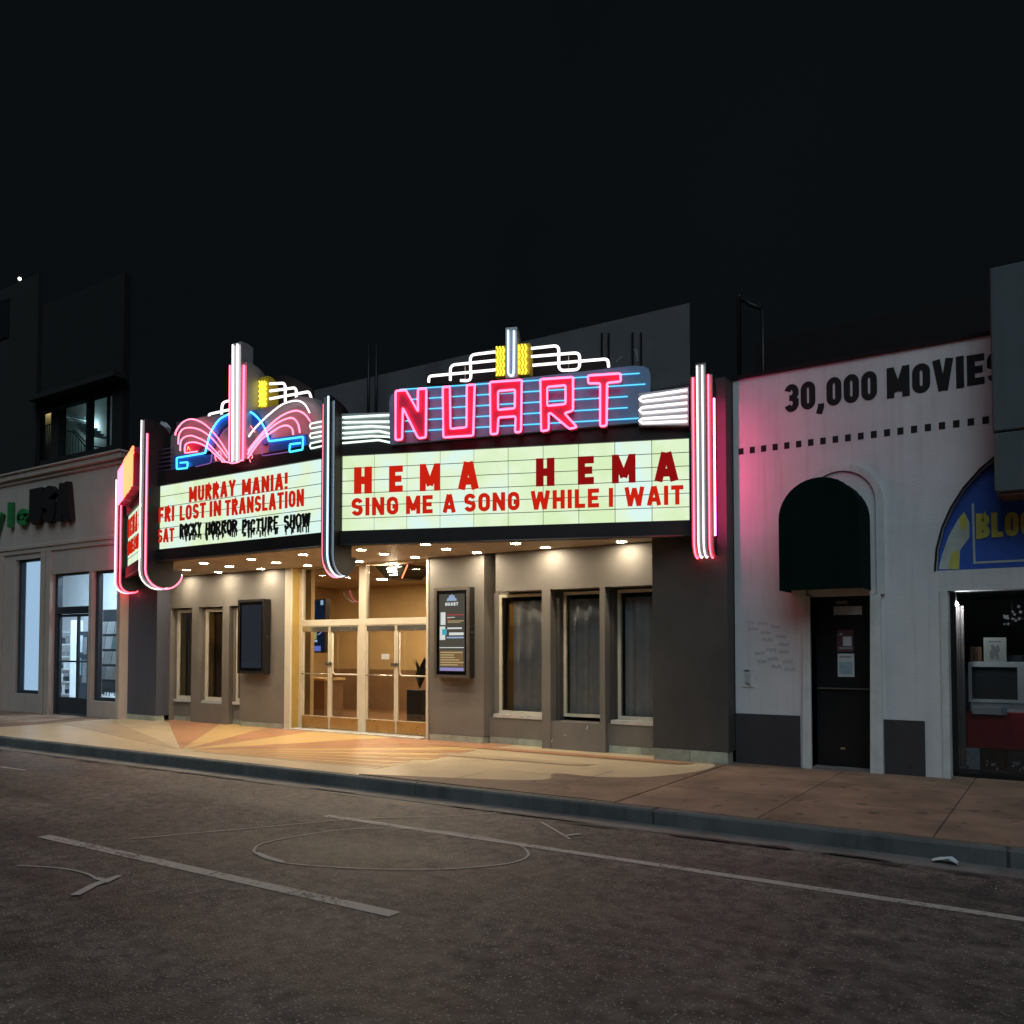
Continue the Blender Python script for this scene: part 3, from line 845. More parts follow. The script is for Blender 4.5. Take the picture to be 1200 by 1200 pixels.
# room behind those windows
box('room_wall', xp1, xR0 + .4, 1.6, 1.7, 0, 3.4, 'taupe_shaded', th)
box('room_floor', xp1, xR0 + .4, 0.45, 1.6, -.02, 0.02, 'lobby_dark', th)
def curtain(x0, x1, y, z0, z1, mat, label, group, amp=.035, folds=7):
    n = folds * 8
    V = []
    for i in range(n + 1):
        t = i / n
        yy = y + amp * math.sin(2 * math.pi * folds * t + .6 * math.sin(5 * t)) + amp * .3 * math.sin(17 * t)
        V += [(x0 + (x1 - x0) * t, yy, z0), (x0 + (x1 - x0) * t, yy * .98 + y * .02, z1)]
    o = mk('curtain', V, [(2 * i, 2 * i + 2, 2 * i + 3, 2 * i + 1) for i in range(n)], mat, smooth=True, recalc=False)
    return tag(o, label, 'curtain', group)
def side_strip(px0, px1, mat, z0=ZS + .05, z1=ZL - .06, y=REC + .12):
    box('side_curtain', X(px0, y), X(px1, y), y, y + .02, z0, z1, mat, th)
box('window_return', X(594, .5), X(602, .5), .50, .54, ZS, ZL - .1, 'curtain_orange', th)
curtain(X(602, .44), b1[1] + .2, .44, ZS, ZL - .14, 'curtain_grey', 'grey pleated curtain in the window nearest the lit poster screen', 'curtains in the theatre windows', amp=.06, folds=4)
box('window_return', X(662, .5), X(669, .5), .50, .54, ZS, ZL - .1, 'curtain_olive', th)
curtain(X(668, .44), b2[1] + .2, .44, ZS, ZL - .14, 'curtain_grey', 'grey pleated curtain in the middle window right of the doors', 'curtains in the theatre windows', amp=.06, folds=4)
curtain(X(733, .44), b3[1] + .3, .44, ZS, ZL - .14, 'curtain_grey', 'grey pleated curtain in the window beside the dark right pilaster', 'curtains in the theatre windows', amp=.06, folds=4)
for px, py, dx_, dz_ in ((646, 870, .012, .05), (687, 855, .02, .06), (661, 862, .03, .015)):
    p = F(px, py, .0)
    if b2[0] < p.x < b2[1]:
        v, f = stroke_g(FAC, [(p.x, p.z), (p.x + dx_, p.z + dz_)], .014, -.0125, -.009)
        mk('scuff', v, f, 'sill_white', th)
# ---- left-hand bays
q0, q1 = X(281), X(333)
box('pier', q0, q1, 0.0, 0.42, 0.10, 4.6, 'taupe_wall', th)
base_tiles(q0 + .01, q1 - .01, .015, 0.095, 2)
box('lintel', xL1, q0, 0.04, 0.30, ZL - .05, 4.6, 'taupe_wall', th)
lw = [(X(197), X(222)), (X(230), X(258)), (X(266), q0)]
ed = [xL1] + [e for p in lw for e in p]
box('pier', xL1, lw[0][0], 0.04, .46, 0.0, ZL - .05, 'taupe_wall', th)
box('pier', lw[0][1], lw[1][0], 0.04, .46, 0.0, ZL - .05, 'taupe_wall', th)
box('pier', lw[1][1], lw[2][0], 0.04, .46, 0.0, ZL - .05, 'taupe_wall', th)
for i, (a0, a1) in enumerate(lw):
    box('window_apron', a0, a1, 0.03 if i == 1 else 0.16, .46, 0.0 if i == 1 else .10, .42, 'taupe_wall', th)
    if i != 1: base_tiles(a0 + .01, a1 - .01, .17, .095, 1)
    window(a0 + .07, a1 + .0, .48, ZL - .08, .17, fw=.07, sill=.10)
    box('window_reveal', a0 + .001, a0 + .068, .15, .44, .42, ZL - .05, 'taupe_wall', th)
    box('window_return', a0 + .02, a0 + .26, .25, .27, .5, ZL - .1, ('gold_panel', 'curtain_orange', 'gold_panel')[i], th)
    box('inner_drape', a0 + .27, a1 + .5, .30, .32, .5, ZL - .1, 'lobby_dark', th)
# ---- entrance: reveals, frame, four glazed leaves
DY = 0.26
e0, e1 = X(334), X(500)
d0, d1 = X(350, DY), X(506, DY)
ZT = 3.22
box('door_jamb', e0, e0 + .16, -.02, .03, 0, ZT, 'cream_metal', th)
box('door_reveal', e0 + .10, d0 + .0, .04, DY + .1, 0, ZT, 'gold_panel', th)
box('door_jamb', e1 + .0, e1 + .045, -.02, DY, 0, ZT, 'cream_metal', th)
ent = plate('entrance_frame', FAC, [(d0, 0), (d1, 0), (d1, ZT), (d0, ZT)],
      [[(d0 + .07, .02), (d0 + .07, 2.05), (X(420, DY), 2.05), (X(420, DY), .02)],
       [(X(428, DY), .02), (X(428, DY), 2.05), (d1 - .10, 2.05), (d1 - .10, .02)],
       [(d0 + .07, 2.17), (d0 + .07, ZT - .02), (X(420, DY), ZT - .02), (X(420, DY), 2.17)],
       [(X(428, DY), 2.17), (X(428, DY), ZT - .02), (d1 - .10, ZT - .02), (d1 - .10, 2.17)]], -DY - .10, -DY, 'cream_metal', th)
for (u0, u1) in ((d0 + .07, X(420, DY)), (X(428, DY), d1 - .10)):
    mk('transom_pane', [(u0, DY + .05, 2.17), (u1, DY + .05, 2.17), (u1, DY + .05, ZT - .02), (u0, DY + .05, ZT - .02)], [(0, 1, 2, 3)], 'glass', th)
def leaf(x0, x1, hinge_left):
    s = .045; kz = .27
    y0, y1 = DY + .012, DY + .055
    L = plate('door', FAC, [(x0, .025), (x1, .025), (x1, 2.045), (x0, 2.045)], [[(x0 + s, kz), (x0 + s, 1.93), (x1 - s, 1.93), (x1 - s, kz)]], -y1, -y0, 'cream_metal', th)
    mk('pane', [(x0 + s, y0 + .02, kz), (x1 - s, y0 + .02, kz), (x1 - s, y0 + .02, 1.93), (x0 + s, y0 + .02, 1.93)], [(0, 1, 2, 3)], 'glass', L)
    box('kick_plate', x0 + .02, x1 - .02, y0 - .006, y0 - .001, .03, kz - .01, 'bronze_plate', L)
    box('closer_rail', x0 + .03, x1 - .03, y0 - .012, y0 - .001, 1.935, 2.03, 'steel', L)
    zb = 1.10
    if hinge_left:
        tube('push_bar', [(x0 + s, y0 - .05, zb), (x1 - .03, y0 - .05, zb)], .013, 'steel', L)
        box('lock', x1 - .10, x1 - .005, y0 - .03, y0 - .001, 1.27, 1.33, 'steel', L)
    else:
        pts = fillet([(x0 + .13, y0 - .05, 1.90), (x0 + .13, y0 - .05, zb), (x1 - .01, y0 - .05, zb)], .09)
        tube('pull_handle', pts, .016, 'cream_metal', L)
        box('lock', x0 + .005, x0 + .09, y0 - .03, y0 - .001, 1.27, 1.33, 'steel', L)
    return L
p1a, p1b = d0 + .072, X(420, DY) - .002
p2a, p2b = X(428, DY) + .002, d1 - .102
leaf(p1a, (p1a + p1b) / 2 - .004, True); leaf((p1a + p1b) / 2 + .004, p1b, False)
L3 = leaf(p2a, (p2a + p2b) / 2 - .004, True); leaf((p2a + p2b) / 2 + .004, p2b, False)
box('notice', X(446, DY), X(455, DY), DY + .02, DY + .025, 1.40, 1.50, 'paper_white', L3)
box('threshold', e0, d1, -.06, DY + .1, 0.0, .02, 'sill_white', th)
# ---- lobby
LX0, LX1, LY1 = -17.0, -8.6, 5.2
box('lobby_wall', LX0, LX1, LY1, LY1 + .1, 0, 3.4, 'lobby_brown', th)
box('lobby_wall', LX1, LX1 + .1, .44, LY1, 0, 3.4, 'lobby_brown', th)
box('lobby_wall', LX0 - .1, LX0, .7, LY1, 0, 3.4, 'lobby_brown', th)
box('lobby_wall', LX0, q1, .70, .8, 0, 3.4, 'lobby_brown', th)
box('lobby_floor', LX0, LX1, .40, LY1, -.015, .012, 'lobby_floor', th)
box('lobby_ceiling', LX0, LX1, .42, LY1, 3.24, 3.30, 'soffit_tan', th)
box('dado', LX0, LX1, LY1 - .03, LY1 - .002, 0, 1.05, 'lobby_dark', th)
for (lx, ly) in ((-15.4, 2.2), (-13.6, 3.4), (-12.0, 2.2), (-10.2, 3.4)):
    v = [(lx + .12 * math.cos(k * math.pi / 6), ly + .12 * math.sin(k * math.pi / 6), 3.236) for k in range(12)]
    mk('ceiling_lamp', v, [tuple(range(12))], 'lobby_lamp', th)
# parapet / upper block
box('front_wall', xL1, xR0, .45, .75, 3.3, 5.40, 'parapet_grey', th)
up0 = F(808, 355, .9)
V = [(-18.0, .9), (up0.x, .9), (F(806, 400, 9).x, 9.0), (-24.0, 9.0)]
mk('upper_wall', [(p[0], p[1], z) for z in (3.42, up0.z) for p in V], [(0, 1, 2, 3), (4, 5, 6, 7), (0, 1, 5, 4), (1, 2, 6, 5), (2, 3, 7, 6), (3, 0, 4, 7)], 'parapet_grey', th)
for (pa, pb) in (((722, 425), (729, 418)), ((741, 410), (747, 411)), ((746, 411), (747, 424))):
    a_, b_ = F(*pa, .9), F(*pb, .9)
    v, f = stroke_g(FAC, [(a_.x, a_.z), (b_.x, b_.z)], .035, -.8995, -.893 + .001 * (pa[0] % 3))
    mk('paint_mark', v, f, 'ink_grey', th)
for px in (706, 714, 742, 752):
    p = F(px, 415, .9)
    box('wall_pipe', p.x - .012, p.x + .012, .86, .895, p.z - .2, p.z + .35, 'black_metal', th)
box('roof', xL1, xR0, .46, .88, 5.3, 5.395, 'roof_maroon', th)
for px in (432, 441):
    p = F(px, 440, .6)
    tube('vent_pipe', [(p.x, .6, 5.39), (p.x, .6, F(px, 402, .6).z)], .03, 'black_metal', th)

# =================================================================== MARQUEE
ZB, ZTOP = 3.17, 4.80
A1 = (-17.85, -.40); B0 = (-13.98, -2.30); C0 = (-9.45, -2.30); C1 = (-4.46, -.40)
def face(P, Q):
    a = Vector((Q[0] - P[0], Q[1] - P[1], 0)); a.normalize()
    return Frame((P[0], P[1], 0), a, (a.y, -a.x, 0)), (Vector(Q) - Vector(P)).length
FA, LA = face(A1, B0); FB, LB = face(B0, C0); FC, LC = face(C0, C1)
mq = root('marquee', (-11, -1.2, 3.17), 'three-sided lit cinema marquee with neon tubes, letter boards and downlights over the doors', 'marquee')
body = [A1, B0, C0, C1, (C1[0], .03), (A1[0], .03)]
body = [(p[0], p[1] + .01) for p in body]
HOR = Frame((0, 0, 0), (1, 0, 0), (0, 0, 1)); HOR.b = Vector((0, 1, 0))
plate('body', HOR, body, [], ZB + .07, ZTOP, 'fascia_dark', mq)
sof = plate('soffit', HOR, [(A1[0] + .25, -.33), (B0[0] + .05, B0[1] + .08), (C0[0] - .05, C0[1] + .08), (C1[0] - .25, -.33), (C1[0] - .25, .02), (A1[0] + .25, .02)], [], ZB + .035, ZB + .068, 'soffit_tan', mq)
box('soffit', e0 + .05, d1, .03, .42, ZB + .052, ZB + .10, 'soffit_tan', mq)
# downlights in rows of the soffit
def edge_y(x):
    if x < B0[0]: return A1[1] + (B0[1] - A1[1]) * (x - A1[0]) / (B0[0] - A1[0])
    if x < C0[0]: return B0[1]
    return C0[1] + (C1[1] - C0[1]) * (x - C0[0]) / (C1[0] - C0[0])
for iy, yy in enumerate((-1.60, -.92, -.24)):
    for ix in range(10):
        xx = -16.35 + ix * 1.33 + (.0 if iy % 2 else .12)
        if yy < edge_y(xx) + .24 or xx > -4.9: continue
        v = [(xx + .075 * math.cos(k * math.pi / 7), yy + .075 * math.sin(k * math.pi / 7), ZB + .026) for k in range(14)]
        v2 = [(xx + .095 * math.cos(k * math.pi / 7), yy + .095 * math.sin(k * math.pi / 7), ZB + .034) for k in range(14)]
        v3 = [(xx + .095 * math.cos(k * math.pi / 7), yy + .095 * math.sin(k * math.pi / 7), ZB + .024) for k in range(14)]
        rim = mk('lamp_rim', v2 + v3 + [(p[0], p[1], ZB + .024) for p in v], [(i, (i + 1) % 14, (i + 1) % 14 + 14, i + 14) for i in range(14)] + [(i + 14, (i + 1) % 14 + 14, (i + 1) % 14 + 28, i + 28) for i in range(14)], 'steel', sof)
        mk('downlight', v, [tuple(range(14))], 'downlight', sof)
# ---- letter boards
Z_B0, Z_B1 = 3.40, 4.56
def letter_board(fr, L, s0, s1, cols, rows, skip=()):
    plate('fascia_frame', fr, [(min(0, s0 - .06), ZB), (max(L, s1 + .05), ZB), (max(L, s1 + .05), ZTOP + .005), (min(0, s0 - .06), ZTOP + .005)], [[(s0, Z_B0), (s0, Z_B1), (s1, Z_B1), (s1, Z_B0)]], 0.0, .085, 'fascia_dark', mq)
    tube('fascia_trim', [fr.p(.02, ZB + .012, .092), fr.p(L - .02, ZB + .012, .092)], .014, 'case_trim', mq)
    b = fbox('letter_board', fr, s0 - .02, s1 + .02, Z_B0 - .02, Z_B1 + .02, .005, .02, 'board_rail', mq)
    w = (s1 - s0) / cols
    for i in range(cols):
        fbox('panel', fr, s0 + i * w + .005, s0 + (i + 1) * w - .005, Z_B0, Z_B1, .022, .035, 'board_light', b)
    h = (Z_B1 - Z_B0) / rows
    for j in range(1, rows):
        z = Z_B1 - h * j
        fbox('rail', fr, s0, s1, z - .0045, z + .0045, .037, .044, 'board_rail', b)
    return b
sC0 = FC.on(402, 580)[0]; sC1 = FC.on(808, 560)[0]
bc = letter_board(FC, LC, sC0, sC1, 10, 6)
sB0 = FB.on(184, 610)[0]; sB1 = FB.on(381, 590)[0]
bb = letter_board(FB, LB, sB0, sB1, 8, 6)
ba = letter_board(FA, LA, .25, LA - .22, 8, 6)
S = lambda fr, px, py: fr.on(px, py, .05)
# big HEMA HEMA letters, one by one where they hang
def hung(fr, parent, ch, pxl, pxr, pyb, pyt, mat, t=.24):
    a = S(fr, pxl, pyb); b = S(fr, pxr, pyt)
    w, st = glyph(ch, t)
    text(parent, ch, fr, a[0], b[0], a[1], b[1] - a[1], t, .046, .062, mat, wide=1.0)
big_h = .41
zrow = S(FC, 560, 573)[1]
for ch, a0, a1, mname in (('H', 415, 436, 'letter_red'), ('E', 456, 472, 'letter_red'), ('M', 492, 516, 'letter_red'), ('A', 537, 561, 'letter_red'),
                          ('H', 628, 650, 'letter_deepred'), ('E', 677, 696, 'letter_deepred'), ('M', 717, 745, 'letter_deepred'), ('A', 767, 795, 'letter_deepred')):
    u0 = S(FC, a0, 560)[0]; u1 = S(FC, a1, 560)[0]
    text(bc, ch, FC, u0, u1, zrow, big_h, {'H': .26, 'E': .26, 'M': .24, 'A': .25}[ch], .046, .062, mname, wide=.95)
zrow2 = S(FC, 560, 599.5)[1]
for wd, a0, a1 in (('SING', 412, 467), ('ME', 476, 507), ('A', 519, 534), ('SONG', 544, 609), ('WHILE', 622, 702), ('I', 713, 719), ('WAIT', 732, 801)):
    text(bc, wd, FC, S(FC, a0, 590)[0], S(FC, a1, 590)[0], zrow2, .272, .22, .046, .062, 'letter_red', gap=.13)
rowsB = (('MURRAY', 222, 276, 588.5, 581, .27), ('MANIA!', 284, 337, 581, 573, .27), ('FRI', 186, 204, 613, 610, .27), ('LOST', 211, 241, 611, 606, .27), ('IN', 246, 259, 606, 604, .27),
         ('TRANSLATION', 264, 356, 604, 594, .275), ('SAT', 185, 204, 637, 634, .25))
for wd, a0, a1, y0, y1, hh in rowsB:
    p, q = S(FB, a0, y0), S(FB, a1, y1)
    text(bb, wd, FB, p[0], q[0], (p[1] + q[1]) / 2, hh, .205, .046, .062, 'letter_red', gap=.17)
for wd, a0, a1, y0, y1 in (('ROCKY', 211, 236, 630, 628), ('HORROR', 241, 278, 628.5, 625), ('PICTURE', 284, 326, 626, 622), ('SHOW', 333, 364, 621, 618)):
    p, q = S(FB, a0, y0), S(FB, a1, y1)
    text(bb, wd, FB, p[0], q[0], (p[1] + q[1]) / 2 + .01, .23, .20, .046, .062, 'sign_black', gap=.10, drip=True)
ka = (LA - .47) / (sC1 - sC0)
text(ba, 'HEMA', FA, .4, 1.9, 4.05, .41, .25, .046, .062, 'letter_red', gap=.4)
text(ba, 'HEMA', FA, 2.2, LA - .35, 4.05, .41, .25, .046, .062, 'letter_red', gap=.4)
text(ba, 'SING ME A SONG WHILE I WAIT', FA, .32, LA - .3, 3.66, .30, .25, .046, .062, 'letter_red', gap=.13)

# ---- neon
z4 = lambda x, y: (130 + x * .21667, 380 + y * .21667)
z6 = lambda x, y: (370 + x * .21667, 370 + y * .21667)
z7 = lambda x, y: (600 + x * .21667, 370 + y * .21667)
q3 = lambda x, y: (180 + x * .091667, 460 + y * .091667)
q4 = lambda x, y: (280 + x * .11662, 420 + y * .11667)
def nt(fr, d, pts, r, mat, parent, curve=0, fil=0.0, closed=False, name='neon_tube'):
    P = [fr.on(px, py, d) for px, py in pts]
    if curve: P = smooth2(P, curve)
    if fil: P = fillet(P, fil, closed=closed)
    return tube(name, [fr.p(p[0], p[1], d) for p in P], r, mat, parent, 6, closed)
def pplate(name, fr, d0, d1, pts, mat, parent, holes=()):
    return plate(name, fr, [fr.on(px, py, d1) for px, py in pts], [[fr.on(px, py, d1) for px, py in h] for h in holes], d0, d1, mat, parent)
# name panel on the long face
npnl = pplate('name_panel', FC, -.10, .16, [(457, 521), (456, 470), (458, 463), (463, 459), (470, 457), (600, 444.5), (742, 428.5), (754, 429), (760, 432), (762.5, 440), (761, 494)], 'panel_blue', mq)
rowz0 = FC.on(757, 437, .18)[1]; rowz4 = FC.on(752, 490, .18)[1]
su0 = FC.on(459, 480, .18)[0]; su1 = FC.on(758, 460, .18)[0]
for k in range(5):
    z = rowz0 + (rowz4 - rowz0) * k / 4
    tube('neon_tube', [FC.p(su0 + (.08 if k else .12), z, .185), FC.p(su1 - (.1 if k == 0 else .02) - (.25 if k in (2, 3) else 0), z, .185)], .009, 'neon_line', npnl)
LET = {
 'N': ([z6(435, 410), z6(490, 405), z6(556, 520), z6(556, 400), z6(601, 397), z6(598, 660), z6(558, 665), z6(474, 500), z6(470, 671), z6(435, 675)], []),
 'U': ([z6(690, 390), z6(728, 386), z6(731, 614), z6(818, 606), z6(820, 379), z6(862, 375), z6(854, 650), z6(693, 660)], []),
 'A': ([z6(945, 362), z6(1116, 350), z6(1112, 630), z6(1080, 633), z6(1083, 546), z6(990, 553), z6(985, 640), z6(948, 643)], [[z6(988, 410), z6(1080, 402), z6(1079, 503), z6(988, 512)]]),
 'R': ([z7(155, 347), z7(331, 335), z7(331, 515), z7(285, 530), z7(352, 605), z7(312, 614), z7(212, 530), z7(200, 530), z7(200, 620), z7(160, 627)], [[z7(192, 388), z7(291, 378), z7(291, 480), z7(192, 490)]]),
 'T': ([z7(412, 327), z7(586, 315), z7(590, 358), z7(515, 366), z7(512, 597), z7(478, 600), z7(478, 368), z7(414, 369)], []),
}
LETS = {}
for ch, (outer, holes) in LET.items():
    o2 = [FC.on(px, py, .30) for px, py in outer]; h2 = [[FC.on(px, py, .30) for px, py in h] for h in holes]
    LETS[ch] = (o2, h2)
    lt = plate('letter', FC, o2, h2, .162, .30, 'letter_crimson', npnl)
    for lp in [o2] + h2:
        c = Vector((sum(p[0] for p in lp) / len(lp), sum(p[1] for p in lp) / len(lp)))
        tube('neon_outline', [FC.p(p[0], p[1], .325) for p in fillet(lp, .025, 2, True)], .016, 'neon_pink', npnl, 6, True)
tube('neon_tube', [FC.p(*FC.on(*z6(724, 395), .325), .325), FC.p(*FC.on(*z6(727, 612), .325), .325)], .006, 'neon_yellow', npnl)
# the same panel on the far short face
sm = lambda s: .25 + (s - sC0) * ka
o2 = [FC.on(px, py, .16) for px, py in [(457, 521), (456, 470), (463, 459), (600, 444.5), (742, 428.5), (760, 432), (761, 494)]]
npa = plate('name_panel', FA, [(sm(p[0]), p[1]) for p in o2], [], -.10, .16, 'marquee_maroon', mq)
for ch, (o2, h2) in LETS.items():
    plate('letter', FA, [(sm(p[0]), p[1]) for p in o2], [[(sm(p[0]), p[1]) for p in h] for h in h2], .162, .30, 'letter_crimson', npa)
    for lp in [o2] + h2:
        tube('neon_outline', [FA.p(sm(p[0]), p[1], .325) for p in lp], .016, 'neon_orange' if ch in 'ART' else 'neon_rose', npa, 6, True)
for k in range(4):
    tube('neon_tube', [FA.p(.10, 4.86 + .11 * k, .12), FA.p(sm(su0) - .05, 4.86 + .11 * k, .12)], .012, 'neon_white', npa)
    tube('neon_tube', [FA.p(sm(su1), 4.86 + .11 * k, .12), FA.p(LA - .12, 4.86 + .11 * k, .12)], .012, 'neon_pink', npa)
# white speed lines left and right of the name
wl_ = pplate('wing', FC, -.05, .07, [z6(135, 530), z6(415, 522), z6(432, 530), z6(432, 690), z6(135, 700)], 'marquee_silver', mq)
for k, ln in enumerate([[(145, 550), (300, 541), (415, 536), (422, 552), (415, 572), (300, 573), (145, 577)], [(145, 606), (300, 597), (400, 603), (420, 622), (415, 640), (340, 623), (145, 635)], [(145, 662), (300, 650), (400, 655), (420, 670), (415, 688), (340, 672), (145, 689)]]):
    nt(FC, .10, [z6(*p) for p in ln], .016, 'neon_mint', wl_, fil=.03)
wr_ = pplate('wing', FC, -.05, .20, [z7(685, 420), z7(955, 385), z7(955, 592), z7(685, 592)], 'marquee_silver', mq)
for k, (ya, yb) in enumerate([(437, 400), (463, 435), (495, 470), (526, 505), (556, 541), (580, 569)]):
    nt(FC, .235, [z7(703, ya), z7(948, yb)], .016, 'neon_white', wr_)
    if k % 2 == 0: nt(FC, .235, [z7(703, ya), z7(688, (ya + [463, 526, 580][k // 2]) / 2), z7(703, [463, 526, 580][k // 2])], .013, 'neon_white', wr_)
# crown over the long face
DC = .02
cr = pplate('crown', FC, -.22, -.18, [z6(600, 372), z6(612, 345), z6(728, 315), z6(728, 275), z6(840, 240), z6(840, 205), z6(975, 185), z7(100, 165), z7(255, 170), z7(258, 215), z7(365, 205), z7(368, 245), z7(510, 240), z7(520, 290), z7(100, 330), z6(975, 365)], 'roof_maroon', mq)
for pts in ([z6(975, 195), z6(835, 212), z6(840, 352), z6(782, 350)], [z6(975, 241), z6(728, 267), z6(728, 350)], [z6(975, 292), z6(612, 327), z6(611, 360)],
            [z7(105, 177), z7(253, 160), z7(253, 297), z7(366, 291), z7(366, 199), z7(105, 221)], [z7(112, 268), z7(518, 233), z7(523, 278)]):
    nt(FC, DC, pts, .021, 'neon_white', cr, fil=.08)
for pa in (z6(805, 260), z7(305, 205)):
    q = FC.on(*pa, DC)
    tube('standoff', [FC.p(q[0], q[1] + .02, DC - .03), FC.p(q[0], q[1] - .28, DC - .03)], .006, 'steel', cr, 5)
for (f0, f1) in ((z6, (972, 1026, 163, 328)), (z7, (28, 98, 150, 320))):
    x0, x1, y0, y1 = f1
    yb = pplate('yellow_block', FC, -.17, .05, [f0(x0, y0 + 4), f0(x1, y0 - 2), f0(x1, y1 - 4), f0(x0, y1 + 2)], 'panel_yellow', cr)
    for c in range(3):
        xx = x0 + (c + .55) * (x1 - x0) / (3.2 if f0 is z6 else 3.9)
        pts = []
        for k in range(9):
            pts.append(f0(xx + (5 if k % 2 else -4), y0 + 4 + (y1 - y0 - 8) * k / 8))
        nt(FC, .075, pts, .011, 'neon_yellow', yb)
def fin(fr, d0, d1, depth_back, px0, px1, pyt, pyb, mat, parent, topround=.35):
    """upright blade standing out from a face: a slab of width px0..px1 whose top rounds off backwards"""
    a = fr.on(px0, pyb, d1); b = fr.on(px1, pyb, d1); t = fr.on((px0 + px1) / 2, pyt, d1)
    prof = [(d1, a[1]), (d1, t[1])]
    R = topround
    for k in range(1, 9):
        an = math.pi / 2 * k / 8
        prof.append((d1 - .03 - (depth_back) * math.sin(an), t[1] - R + R * math.cos(an)))
    prof.append((d1 - .03 - depth_back, a[1]))
    n = len(prof)
    V = [fr.p(a[0], z, d) for d, z in prof] + [fr.p(b[0], z, d) for d, z in prof]
    Fs = [tuple(range(n)), tuple(range(2 * n - 1, n - 1, -1))] + [(i, (i + 1) % n, (i + 1) % n + n, i + n) for i in range(n)]
    return mk('fin', V, Fs, mat, parent)
fn = fin(FC, 0, .20, .30, 592.5, 606, 383.5, 443, 'marquee_silver', cr, .3)
nt(FC, .225, [z6(1040, 78), z6(1040, 312), z6(1052, 325), z6(1066, 322), z6(1070, 300), z6(1072, 80)], .015, 'neon_ice', cr, fil=.03)

# ---- fountain on the street face
ft = pplate('fountain_panel', FB, -.30, .02, [(200, 556), (200, 512), (210, 497), (235, 489), (300, 480), (330, 474), (350, 464), (366, 466), (377, 478), (379, 533)], 'marquee_grey', mq)
pplate('blue_arch', FB, .022, .06, [q3(640, 800), q3(740, 560), q3(800, 420), q3(880, 320), q3(960, 270), (281, 478), q4(50, 500), q4(140, 520), q4(230, 620), q4(290, 740), q4(320, 840), q4(240, 870), q4(190, 740), q4(100, 620), (280, 492), q3(960, 380), q3(860, 470), q3(790, 610), q3(740, 790)], 'panel_deepblue', ft)
pplate('blue_wing', FB, .022, .06, [q3(250, 1000), q3(255, 810), q3(650, 760), q3(740, 740), q3(735, 900), q3(520, 950), q3(500, 1010)], 'panel_deepblue', ft)
pplate('blue_wing', FB, .022, .06, [q4(290, 830), q4(320, 800), q4(670, 760), q4(680, 930), q4(560, 975), q4(480, 950), q4(300, 960)], 'panel_deepblue', ft)
nt(FB, .09, [q3(660, 772), q3(700, 600), q3(745, 480), q3(840, 345), q3(960, 275), (278, 479.5), q4(50, 520), q4(120, 540), q4(200, 610), q4(260, 705), q4(302, 832)], .014, 'neon_blue', ft, curve=4)
nt(FB, .09, [q3(662, 772), q3(295, 835), q3(295, 978), q3(430, 965), q3(437, 890), q3(340, 898)], .015, 'neon_cyan', ft, fil=.02)
nt(FB, .09, [q4(302, 832), q4(645, 787), q4(640, 915), q4(508, 940), q4(512, 862), q4(618, 850)], .015, 'neon_cyan', ft, fil=.02)
nt(FB, .08, [q3(540, 948), q3(730, 905), q3(750, 770)], .010, 'neon_violet', ft, fil=.03)
nt(FB, .08, [q4(210, 840), q4(240, 980), q4(500, 940)], .010, 'neon_violet', ft, fil=.03)
AL = ([(960, 800), (870, 650), (745, 490), (620, 385), (490, 340), (380, 375), (300, 470), (275, 545)],
      [(940, 830), (860, 720), (740, 580), (600, 480), (480, 450), (380, 465), (325, 540), (315, 660)],
      [(912, 875), (820, 780), (680, 640), (570, 580), (470, 550), (380, 580), (345, 640), (340, 745)],
      [(885, 880), (800, 805), (700, 715), (600, 655), (500, 635), (420, 655), (398, 710), (402, 772)])
for k, pl in enumerate(AL):
    nt(FB, .12 + .012 * k, [q3(*p) for p in pl], .013, ('neon_rose', 'neon_rose', 'neon_rose', 'neon_rose')[k], ft, curve=5)
AR = ([(25, 900), (130, 740), (220, 640), (330, 540), (450, 455), (580, 425), (660, 460), (710, 545)],
      [(40, 1000), (150, 850), (260, 720), (380, 610), (480, 550), (580, 525), (660, 560), (715, 630)],
      [(60, 1000), (200, 810), (330, 690), (430, 625), (530, 598), (590, 650), (612, 745)],
      [(90, 1000), (220, 820), (330, 740), (420, 685), (490, 675), (535, 710), (545, 765)])
for k, pl in enumerate(AR):
    nt(FB, .12 + .012 * k, [q4(*p) for p in pl], .014, ('neon_white', 'neon_rose', 'neon_rose', 'neon_rose')[k], ft, curve=5)
pplate('red_lobe', FB, .022, .075, [q3(400, 760), q3(405, 690), q3(450, 645), q3(530, 630), (236.5, 522), (234, 527), q3(560, 745)], 'letter_crimson', ft)
nt(FB, .10, [q3(402, 772), q3(560, 752)], .012, 'neon_rose', ft)
nt(FB, .10, [q3(430, 740), q3(440, 690), q3(470, 740)], .008, 'neon_orange', ft)
